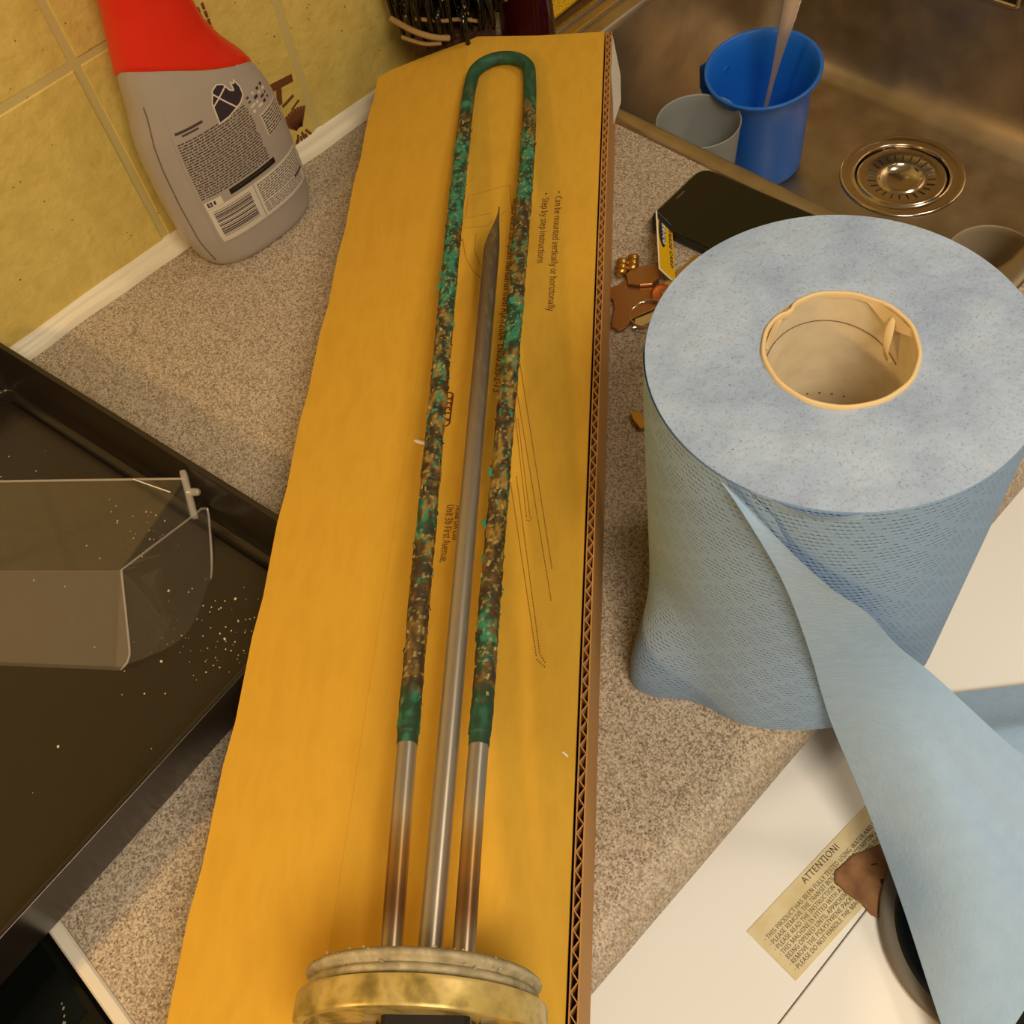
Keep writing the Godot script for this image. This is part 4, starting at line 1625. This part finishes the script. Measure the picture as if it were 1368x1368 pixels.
# ---------------------------------------------------------------- bottle
func bottle_ring(y: float, grow := 0.0) -> Array:
	# [centre x, half width, half depth] of the flattened body at a height
	var t := [[0.0, 0.2760, 0.0440, 0.0220], [0.004, 0.2755, 0.0480, 0.0252], [0.012, 0.2745, 0.0520, 0.0262], [0.035, 0.2725, 0.0555, 0.0275], [0.070, 0.2715, 0.0560, 0.0275], [0.100, 0.2710, 0.0550, 0.0272], [0.118, 0.2700, 0.0520, 0.0270], [0.138, 0.2680, 0.0445, 0.0260], [0.155, 0.2640, 0.0375, 0.0240], [0.172, 0.2625, 0.0320, 0.0220], [0.200, 0.2640, 0.0260, 0.0200], [0.225, 0.2650, 0.0230, 0.0190]]
	for i in t.size() - 1:
		if y <= t[i + 1][0]:
			var u: float = (y - t[i][0]) / (t[i + 1][0] - t[i][0])
			return [lerpf(t[i][1], t[i + 1][1], u), lerpf(t[i][2], t[i + 1][2], u) + grow, lerpf(t[i][3], t[i + 1][3], u) + grow]
	return [0.265, 0.023 + grow, 0.019 + grow]


func bottle_point(a: float, y: float, grow := 0.0) -> Vector3:
	var r := bottle_ring(y, grow)
	var c := cos(a)
	var s := sin(a)
	var k := pow(pow(absf(c), 2.4) + pow(absf(s), 2.4), -1.0 / 2.4)
	return Vector3(r[0] + r[1] * c * k, y, r[2] * s * k) - Vector3(0.272, 0, 0)


func spray_bottle() -> void:
	var t := thing("spray_bottle", "grey plastic spray bottle with a red trigger head standing against the tiled wall", "spray bottle", Vector3(0.266, 0, 0.0400), 0.0)
	var ys := []
	for i in 41:
		ys.append(0.0005 + 0.192 * i / 40.0)
	var b := MB.new()
	var rows := []
	for y: float in [0.0005, 0.0015, 0.003, 0.006, 0.010] + ys.slice(4):
		var ring := PackedVector3Array()
		for k in 64:
			ring.append(bottle_point(TAU * k / 64, y))
		rows.append(ring)
	b.grid(rows, true, null, null, true)
	b.cap(rows[0], Vector3.DOWN)
	part("body", b, M["bottle plastic"], t)
	# printed back, laid on the body
	b = MB.new()
	rows = []
	for i in 25:
		var y := lerpf(0.140, 0.0265, i / 24.0)
		var ring := PackedVector3Array()
		for k in 33:
			# angles from the left of the front face round to the right side
			var a := lerpf(deg_to_rad(131.0), deg_to_rad(28.0), k / 32.0)
			ring.append(bottle_point(a, y, 0.00035))
		rows.append(ring)
	b.grid(rows, false, null, null, true)
	part("printed_back", b, M["bottle print"], t, "small printed instructions, emblem and bar code")
	# red shroud with a sloping lower edge, and the head above it
	b = MB.new()
	rows = []
	for i in 31:
		var u := i / 30.0
		var ring := PackedVector3Array()
		for k in 64:
			var a := TAU * k / 64
			var low := 0.1445 - 0.0215 * cos(a) + 0.0125 * sin(a)
			var y := lerpf(low, 0.232, u)
			ring.append(bottle_point(a, y, 0.0012 if i > 0 else 0.0002))
		rows.append(ring)
	b.grid(rows, true, null, null, true)
	b.cap(rows[-1], Vector3.UP)
	var head := part("trigger_head", b, M["red plastic"], t, "red trigger spray head")
	b = MB.new()
	b.box(Vector3(0.022, 0.252, 0.0), Vector3(0.095, 0.042, 0.034), 0.010)
	b.box(Vector3(0.074, 0.256, 0.0), Vector3(0.018, 0.022, 0.022), 0.005)
	part("nozzle", b, M["red plastic"], head)
	b = MB.new()
	b.tube([Vector3(0.035, 0.245, 0), Vector3(0.046, 0.235, 0), Vector3(0.046, 0.222, 0), Vector3(0.052, 0.212, 0)], [0.008, 0.007, 0.006, 0.004], 14)
	part("trigger", b, M["red plastic"], head)
	# moulding seam down the side
	b = MB.new()
	var path := []
	for i in 20:
		path.append(bottle_point(deg_to_rad(150.0), lerpf(0.012, 0.146, i / 19.0), 0.0))
	b.tube(path, 0.0005, 5)
	part("mould_seam", b, M["bottle seam"], t)


# ---------------------------------------------------------------- cups
func cups() -> void:
	# blue beaker, leaning slightly on the grey one
	var top := Vector3(0.6872, -0.030, 0.2136)
	var foot := Vector3(0.7000, -0.1385, 0.2125)
	var up := (top - foot).normalized()
	var t := thing("blue_cup", "bright blue plastic beaker with a flared rim standing in the sink", "cup", foot)
	var bs := Basis(up.cross(Vector3(0, 0, 1)).normalized(), up, Vector3.ZERO)
	bs.z = bs.x.cross(up)
	t.basis = bs
	var b := MB.new()
	b.lathe([[0.0, 0.0], [0.0325, 0.0], [0.0345, 0.0015], [0.0355, 0.006], [0.0385, 0.050], [0.0410, 0.080], [0.0435, 0.095], [0.0480, 0.1045], [0.0502, 0.1075], [0.0505, 0.1092], [0.0492, 0.1102], [0.0470, 0.1092], [0.0440, 0.1030], [0.0410, 0.0930], [0.0385, 0.0780], [0.0350, 0.0300], [0.0325, 0.005], [0.0, 0.0035]], 72)
	part("beaker", b, M["blue plastic"], t)
	b = MB.new()
	b.tube([Vector3(0.0, 0.088, -0.040), Vector3(0.0, 0.090, -0.056), Vector3(0, 0.080, -0.066), Vector3(0, 0.060, -0.067), Vector3(0, 0.042, -0.058), Vector3(0, 0.034, -0.037)], 0.0045, 10)
	part("handle", b, M["blue plastic"], t)
	# grey mug
	var g := thing("grey_mug", "pale grey plastic mug standing in the sink in front of the blue beaker", "mug", Vector3(0.6120, -0.1385, 0.2040))
	b = MB.new()
	b.lathe([[0.0, 0.0], [0.0255, 0.0], [0.0275, 0.002], [0.0290, 0.010], [0.0355, 0.092], [0.0363, 0.0965], [0.0358, 0.0978], [0.0348, 0.0965], [0.0338, 0.090], [0.0268, 0.010], [0.0, 0.006]], 64)
	part("beaker", b, M["grey plastic"], g)
	# spoon standing in the blue beaker
	var s := thing("spoon", "steel spoon with its widening handle leaning out of the blue beaker", "spoon", Vector3(0.7035, -0.118, 0.2020))
	var o := Vector3(0.7035, -0.118, 0.2020)
	b = MB.new()
	var p0 := Vector3(0.7030, -0.116, 0.2030) - o
	var p1 := Vector3(0.6790, 0.060, 0.2440) - o
	var dir := (p1 - p0).normalized()
	var sd := dir.cross(Vector3(-0.5, 0.6, 0.55)).normalized()
	var nn := sd.cross(dir)
	var rows := []
	for i in 25:
		var u := i / 24.0
		var w := 0.0022 + 0.0052 * smoothstep(0.35, 1.0, u) if u > 0.16 else 0.0022 + 0.010 * sin(PI * clampf(1.0 - u / 0.16, 0.0, 1.0) * 0.9)
		var c := p0.lerp(p1, u)
		var ring := PackedVector3Array()
		for k in 12:
			var a := TAU * k / 12.0
			ring.append(c + sd * cos(a) * w + nn * sin(a) * 0.0012)
		rows.append(ring)
	b.grid(rows, true)
	b.cap(rows[0], -dir)
	b.cap(rows[-1], dir)
	part("handle", b, M["spoon"] if M.has("spoon") else mat("spoon", Color8(222, 202, 182), 0.35, 0.45), s)
	# low cup at the front of the sink, mostly behind the roll
	var w := thing("low_cup", "low brownish grey cup in the sink, mostly hidden behind the blue paper roll", "cup", Vector3(0.6635, -0.1385, 0.4600))
	b = MB.new()
	b.lathe([[0.0, 0.0], [0.024, 0.0], [0.027, 0.002], [0.029, 0.008], [0.0345, 0.046], [0.0352, 0.0490], [0.0346, 0.0500], [0.0338, 0.0490], [0.0325, 0.044], [0.0268, 0.010], [0.0, 0.006]], 64)
	part("beaker", b, M["taupe plastic"], w)


# ---------------------------------------------------------------- phone and keys
func phone() -> void:
	var t := thing("phone", "black mobile phone lying face up on the worktop beside the sink rim", "phone", Vector3(0.4905, 0.0, 0.3560), 0.06)
	var poly := PackedVector2Array()
	for q in round_rect(-0.0355, 0.0355, -0.074, 0.074, 0.011, 8):
		poly.append(Vector2(q.x, q.z))
	var b := MB.new()
	b.prism(poly, [[0.0004, 0.0016], [0.0012, 0.0005], [0.003, 0.0], [0.006, 0.0], [0.0076, 0.0007]])
	part("case", b, M["phone body"], t)
	b = MB.new()
	b.prism(poly, [[0.0074, 0.0012], [0.0080, 0.0014], [0.0083, 0.0022]])
	part("screen", b, M["phone glass"], t)
	b = MB.new()
	b.box(Vector3(0.0, 0.0084, -0.0685), Vector3(0.010, 0.0003, 0.0012), 0.0001)
	part("earpiece", b, M["seam dark"], t)


func keys() -> void:
	var o := Vector3(0.392, 0, 0.325)
	var t := thing("key_bunch", "bunch of bronze and brass keys with a yellow plastic tag beside the phone", "keys", o)
	var key := func(called: String, pts: Array, y: float, thick: float, m: Material, label: String, tilt := Basis()) -> MeshInstance3D:
		var poly := PackedVector2Array()
		for q: Array in pts:
			poly.append(Vector2(q[0] - o.x, q[1] - o.z))
		var b := MB.new()
		b.prism(poly, [[y, 0.0004], [y + 0.0004, 0.0], [y + thick - 0.0004, 0.0], [y + thick, 0.0005]], Transform3D(tilt, Vector3.ZERO))
		return part(called, b, m, t, label)
	# two broad bronze bows, one over the other, their blades under the roll's side
	key.call("key", [[0.3858, 0.3051], [0.3905, 0.3070], [0.3945, 0.3095], [0.4000, 0.3090], [0.4090, 0.3120], [0.4140, 0.3190], [0.4146, 0.3274], [0.4060, 0.3350], [0.3932, 0.3442], [0.3820, 0.3400], [0.3748, 0.3376], [0.3660, 0.3392], [0.3605, 0.3372], [0.3605, 0.3310], [0.3660, 0.3265], [0.3740, 0.3215], [0.3800, 0.3150], [0.3805, 0.3095]], 0.0012, 0.0026, M["bronze key"], "broad bronze key bow")
	key.call("key", [[0.4020, 0.3080], [0.4090, 0.3075], [0.4185, 0.3140], [0.4215, 0.3210], [0.4150, 0.3290], [0.4060, 0.3290], [0.4000, 0.3230], [0.3960, 0.3150]], 0.0044, 0.0024, M["bronze key"], "second bronze key lying on top")
	key.call("key", [[0.3690, 0.3430], [0.3760, 0.3385], [0.3880, 0.3440], [0.3990, 0.3540], [0.3960, 0.3590], [0.3850, 0.3510], [0.3740, 0.3470]], 0.0009, 0.0022, M["polished steel"], "silver key underneath")
	key.call("key", [[0.4130, 0.3390], [0.4260, 0.3330], [0.4480, 0.3330], [0.4520, 0.3380], [0.4300, 0.3400], [0.4200, 0.3450]], 0.0020, 0.0022, M["brass key"], "brass key half under the roll")
	key.call("key", [[0.3120, 0.3900], [0.3170, 0.3930], [0.3150, 0.4010], [0.3110, 0.4060], [0.3060, 0.4040], [0.3090, 0.3950]], 0.0009, 0.0022, M["brass key"], "brass key tip left of the roll")
	# shiny twin barrel of the swivel clip
	var b := MB.new()
	for k in 2:
		var p := Vector3(0.4030 + 0.0078 * k, 0.0052, 0.3030 + 0.0036 * k) - o
		var d := Vector3(0.0082, 0.0012, -0.0062)
		var path := []
		var rad := []
		for i in 13:
			path.append(p + d * (i / 12.0 * 1.3 - 0.3))
			rad.append(0.0042 if i % 4 else 0.0030)
		b.tube(path, rad, 14)
	part("swivel_clip", b, M["brass key"], t, "shiny ribbed swivel clip")
	# split ring, copper and gold discs
	b = MB.new()
	for turn in 2:
		var path := []
		for i in 41:
			var a := TAU * i / 40.0
			path.append(Vector3(0.3840, 0.0042 + 0.0012 * turn, 0.3440) - o + Vector3(cos(a) * 0.0125, 0.0022 * sin(a * 1.0 + 0.6), sin(a) * 0.0125))
		b.tube(path, 0.0008, 8, false)
	part("split_ring", b, M["polished steel"], t)
	var disc := func(at: Vector3, r: float, tilt: Basis, m: Material, label: String) -> void:
		var db := MB.new()
		db.lathe([[0.0, 0.0], [r * 0.9, 0.0], [r, 0.0005], [r, 0.0017], [r * 0.9, 0.0022], [r * 0.8, 0.0019], [0.0, 0.0018]], 40, Transform3D(tilt, at - o))
		part("disc_tag", db, m, t, label)
	disc.call(Vector3(0.4030, 0.0050, 0.3400), 0.0075, Basis(Vector3(0.6, 0, 0.8), 0.55), M["copper"], "copper coloured disc")
	disc.call(Vector3(0.4085, 0.0065, 0.3425), 0.0070, Basis(Vector3(0.6, 0, 0.8), 0.45), M["brass key"], "gold coloured disc")
	# yellow plastic membership tag standing on its edge, leaning on the phone
	var foot := Vector3(0.4135, 0.0060, 0.3360)
	var tip := Vector3(0.4540, 0.0095, 0.2990)
	var dir := (tip - foot).normalized()
	var side := dir.cross(Vector3.UP).normalized()
	side = side * cos(0.98) + dir.cross(side) * sin(0.98)
	if side.y > 0.0:
		side = -side
	var bs := Basis(dir, dir.cross(side) * -1.0, side)
	if bs.y.y < 0.0:
		bs = Basis(dir, -bs.y, -side)
	var len := foot.distance_to(tip)
	var wide := 0.020
	var cen := (foot + tip) / 2 + Vector3(0, 0.006, 0) - o
	b = MB.new()
	b.box(cen, Vector3(len, 0.0012, wide), 0.0005, bs)
	var yt := part("plastic_tag", b, M["card white"], t, "yellow plastic tag with a dark oval and small print")
	b = MB.new()
	b.box(cen + bs * Vector3(-0.003, 0.0007, 0), Vector3(len - 0.008, 0.0002, wide - 0.001), 0.0001, bs)
	part("yellow_face", b, M["yellow card"], yt)
	b = MB.new()
	b.box(cen + bs * Vector3(len / 2 - 0.0045, 0.0007, 0), Vector3(0.0070, 0.0003, wide - 0.0014), 0.0001, bs)
	part("dark_end", b, M["black plastic"], yt)
	b = MB.new()
	var sc := Basis(bs.x * 0.0135, bs.y, bs.z * 0.0042)
	b.lathe([[0.0, 0.0011], [0.97, 0.0011], [1.0, 0.0009], [1.0, 0.0006]], 40, Transform3D(sc, cen + bs * Vector3(0.0095, 0, -0.0045)))
	part("printed_oval", b, M["dark ink"], yt)
	var tx := Basis(-bs.x, -bs.z, bs.y)
	if tx.determinant() < 0.0:
		tx = Basis(-bs.x, bs.z, bs.y)
	lettering("selco", 0.0042, M["card white"], yt, Transform3D(tx, cen + bs * Vector3(0.0190, 0.0013, -0.0045) - tx.y * 0.0018), true, 1.0, 0.019)
	lettering("TRADE CARD", 0.0036, M["dark ink"], yt, Transform3D(tx, cen + bs * Vector3(0.0200, 0.0009, 0.0045) - tx.y * 0.0018), true, 1.0, 0.036)


# ---------------------------------------------------------------- the corner behind the box
func corner_things() -> void:
	# wicker pot with glossy dark strands
	var t := thing("wicker_pot", "dark wicker pot with glossy black strands and pale straw, behind the box", "pot", Vector3(0.489, 0.0, 0.052))
	var b := MB.new()
	rng.seed = 66
	var rows := []
	for i in 41:
		var u := i / 40.0
		var ring := PackedVector3Array()
		for k in 64:
			var a := TAU * k / 64
			var r := 0.030 + 0.0035 * u + 0.0011 * sin(u * 62.0) * sin(a * 9.0 + PI * floorf(u * 10.0))
			ring.append(Vector3(cos(a) * r, 0.002 + 0.070 * u, sin(a) * r))
		rows.append(ring)
	b.grid(rows, true)
	b.cap(rows[0], Vector3.DOWN)
	b.cap(rows[-1], Vector3.UP)
	part("woven_side", b, M["wicker"], t)
	# strands spring up from the middle and hang over the rim
	b = MB.new()
	for k in 210:
		var a := rng.randf() * TAU
		var reach := rng.randf_range(0.012, 0.046)
		var up := rng.randf_range(0.022, 0.058)
		var fall := rng.randf_range(0.0, up * 0.3 + 0.004)
		var path := []
		var wave := rng.randf() * TAU
		for i in 9:
			var u := i / 8.0
			var out := reach * (0.25 + 0.75 * smoothstep(0.0, 0.7, u))
			var wob := 0.002 * sin(u * 7.0 + wave)
			path.append(Vector3(cos(a) * (out + wob), 0.070 + up * sin(minf(u * 1.7, 1.0) * PI * 0.5) * (1.0 - smoothstep(0.5, 1.0, u) * 0.7) - fall * smoothstep(0.45, 1.0, u), sin(a) * (out + wob)) + Vector3(wob, 0, -wob))
		b.tube(path, rng.randf_range(0.0010, 0.0024), 6)
	part("dark_strands", b, M["black film"], t, "glossy black strands").set_meta("kind", "stuff")
	b = MB.new()
	for k in 130:
		var a := rng.randf() * TAU
		var q := Vector3(cos(a) * rng.randf_range(0.02, 0.049), rng.randf_range(0.08, 0.118), sin(a) * rng.randf_range(0.02, 0.049))
		b.box(q, Vector3.ONE * rng.randf_range(0.0008, 0.0018), 0.0003, Basis(Vector3(1, 1, 0).normalized(), rng.randf() * 3.0))
	part("glints", b, M["polished steel"], t, "tiny steel cubes put in as sparkles on the glossy strands").set_meta("kind", "stuff")  # steel cubes added to stand for highlights on the strands
	for q: Array in [[[-0.050, 0.088, -0.012], [-0.047, 0.084, 0.010], [-0.040, 0.080, 0.024], [-0.030, 0.076, 0.030], 0.0024], [[-0.043, 0.092, 0.010], [-0.030, 0.088, 0.024], [-0.016, 0.084, 0.030], [-0.004, 0.078, 0.036], 0.0016], [[-0.052, 0.078, 0.000], [-0.048, 0.076, 0.012], [-0.044, 0.075, 0.020], [-0.036, 0.074, 0.027], 0.0016], [[0.020, 0.122, 0.034], [0.024, 0.104, 0.038], [0.026, 0.092, 0.038], [0.026, 0.080, 0.037], 0.0018], [[0.036, 0.122, 0.022], [0.040, 0.104, 0.024], [0.042, 0.092, 0.024], [0.042, 0.078, 0.023], 0.0016]]:
		b = MB.new()
		var path := []
		var cv := Curve3D.new()
		for i in 4:
			cv.add_point(Vector3(q[i][0], q[i][1], q[i][2]))
		for i in 13:
			path.append(cv.sample_baked(cv.get_baked_length() * i / 12.0, true))
		b.tube(path, q[4], 8)
		part("straw", b, M["straw"], t, "pale straw strip")
	# dark red bottle on the sink ledge
	var r := thing("red_bottle", "dark red glass bottle standing between the wicker pot and the yellow sponge", "bottle", Vector3(0.560, 0.0034, 0.060))
	b = MB.new()
	b.lathe([[0.0, 0.0], [0.020, 0.0], [0.0228, 0.002], [0.0235, 0.006], [0.0235, 0.085], [0.022, 0.095], [0.014, 0.112], [0.0105, 0.125], [0.010, 0.15], [0.0, 0.15]], 56)
	part("glass_body", b, M["dark red glass"], r)
	b = MB.new()
	b.lathe([[0.0114, 0.138], [0.0118, 0.140], [0.0118, 0.158], [0.0108, 0.16], [0.0, 0.16]], 40)
	part("cap", b, M["black plastic"], r)
	# washing-up sponge
	var s := thing("sponge", "yellow washing-up sponge with a dark green scouring side leaning at the back of the sink", "sponge", Vector3(0.636, 0.0075, 0.047))
	s.basis = Basis(Vector3.UP, 0.06) * Basis(Vector3.RIGHT, -0.28)
	b = MB.new()
	b.box(Vector3(0.0, 0.030, 0.0), Vector3(0.092, 0.060, 0.022), 0.003)
	part("foam", b, M["sponge"], s)
	b = MB.new()
	b.box(Vector3(0.0, 0.030, -0.0145), Vector3(0.092, 0.060, 0.007), 0.001)
	part("scouring_pad", b, M["scouring pad"], s)


func small_things() -> void:
	# pale flake lying by the left leg of the heater, on the lid
	var turn := atan2(0.6484, 0.7614)
	var xf := Transform3D(Basis(Vector3.UP, turn), BOX_AT)
	var o := thing("scale_chip", "small cream limescale chip lying on the box beside the heater's left leg", "chip", xf * L(-0.3859, 0.0967, 0.0702), turn - 0.35)
	var b := MB.new()
	b.lathe([[0.0, 0.0], [0.0012, 0.0002], [0.0017, 0.0009], [0.0012, 0.0016], [0.0, 0.0018]], 20, Transform3D(Basis.from_scale(Vector3(0.9, 1, 2.6)), Vector3.ZERO))
	part("chip_body", b, M["card white"], o)
	var c := thing("paper_scrap", "tiny white paper scrap lying on the box lid near its fluted edge", "scrap", xf * L(-0.5699, 0.0051, 0.0702), turn + 0.9)
	b = MB.new()
	b.box(Vector3(0, 0.0004, 0), Vector3(0.0036, 0.0004, 0.0010), 0.0002)
	part("scrap_body", b, M["card white"], c)
	# brown torn patch on the washing machine
	var p := thing("brown_patch", "torn brown scrap with dark marks lying over the warning label beside the blue paper", "scrap", Vector3(0.186, -0.0596, 0.672))
	var poly := PackedVector2Array([Vector2(-0.0125, -0.0185), Vector2(-0.0075, -0.0215), Vector2(-0.0005, -0.0200), Vector2(0.0060, -0.0195), Vector2(0.0120, -0.0160), Vector2(0.0300, -0.0080), Vector2(0.0330, 0.0080), Vector2(0.0140, 0.0180), Vector2(0.0020, 0.0185), Vector2(-0.0060, 0.0175), Vector2(-0.0120, 0.0130), Vector2(-0.0138, 0.0060), Vector2(-0.0125, -0.0020), Vector2(-0.0135, -0.0100)])
	b = MB.new()
	b.prism(poly, [[0.0002, 0.0004], [0.0008, 0.0], [0.0016, 0.0004], [0.0019, 0.0014]])
	part("scrap_body", b, M["rust"], p)
	b = MB.new()
	b.box(Vector3(0.006, 0.0019, 0.002), Vector3(0.0028, 0.0004, 0.0070), 0.0002, Basis(Vector3.UP, 0.8))
	b.box(Vector3(-0.0020, 0.0019, 0.0130), Vector3(0.0016, 0.0004, 0.0050), 0.0002, Basis(Vector3.UP, -0.5))
	b.box(Vector3(0.009, 0.0019, -0.008), Vector3(0.0010, 0.0004, 0.0035), 0.0002, Basis(Vector3.UP, 0.9))
	part("dark_marks", b, M["rust dark"], p)
	# round grey dish, half covered by the hanging paper
	var d := thing("round_dish", "shallow round grey dish with a dark inside, half covered by the hanging blue paper", "dish", Vector3(0.2075, -0.0600, 0.7275))
	b = MB.new()
	b.lathe([[0.0, 0.0008], [0.050, 0.0008], [0.0560, 0.002], [0.0575, 0.0045], [0.0570, 0.0062], [0.0545, 0.0068], [0.0500, 0.0062]], 80)
	part("outside", b, M["grey dish"], d)
	b = MB.new()
	b.lathe([[0.0500, 0.0062], [0.0475, 0.0040], [0.042, 0.0026], [0.0, 0.0022]], 80)
	part("dark_inside", b, M["dark glaze"], d)
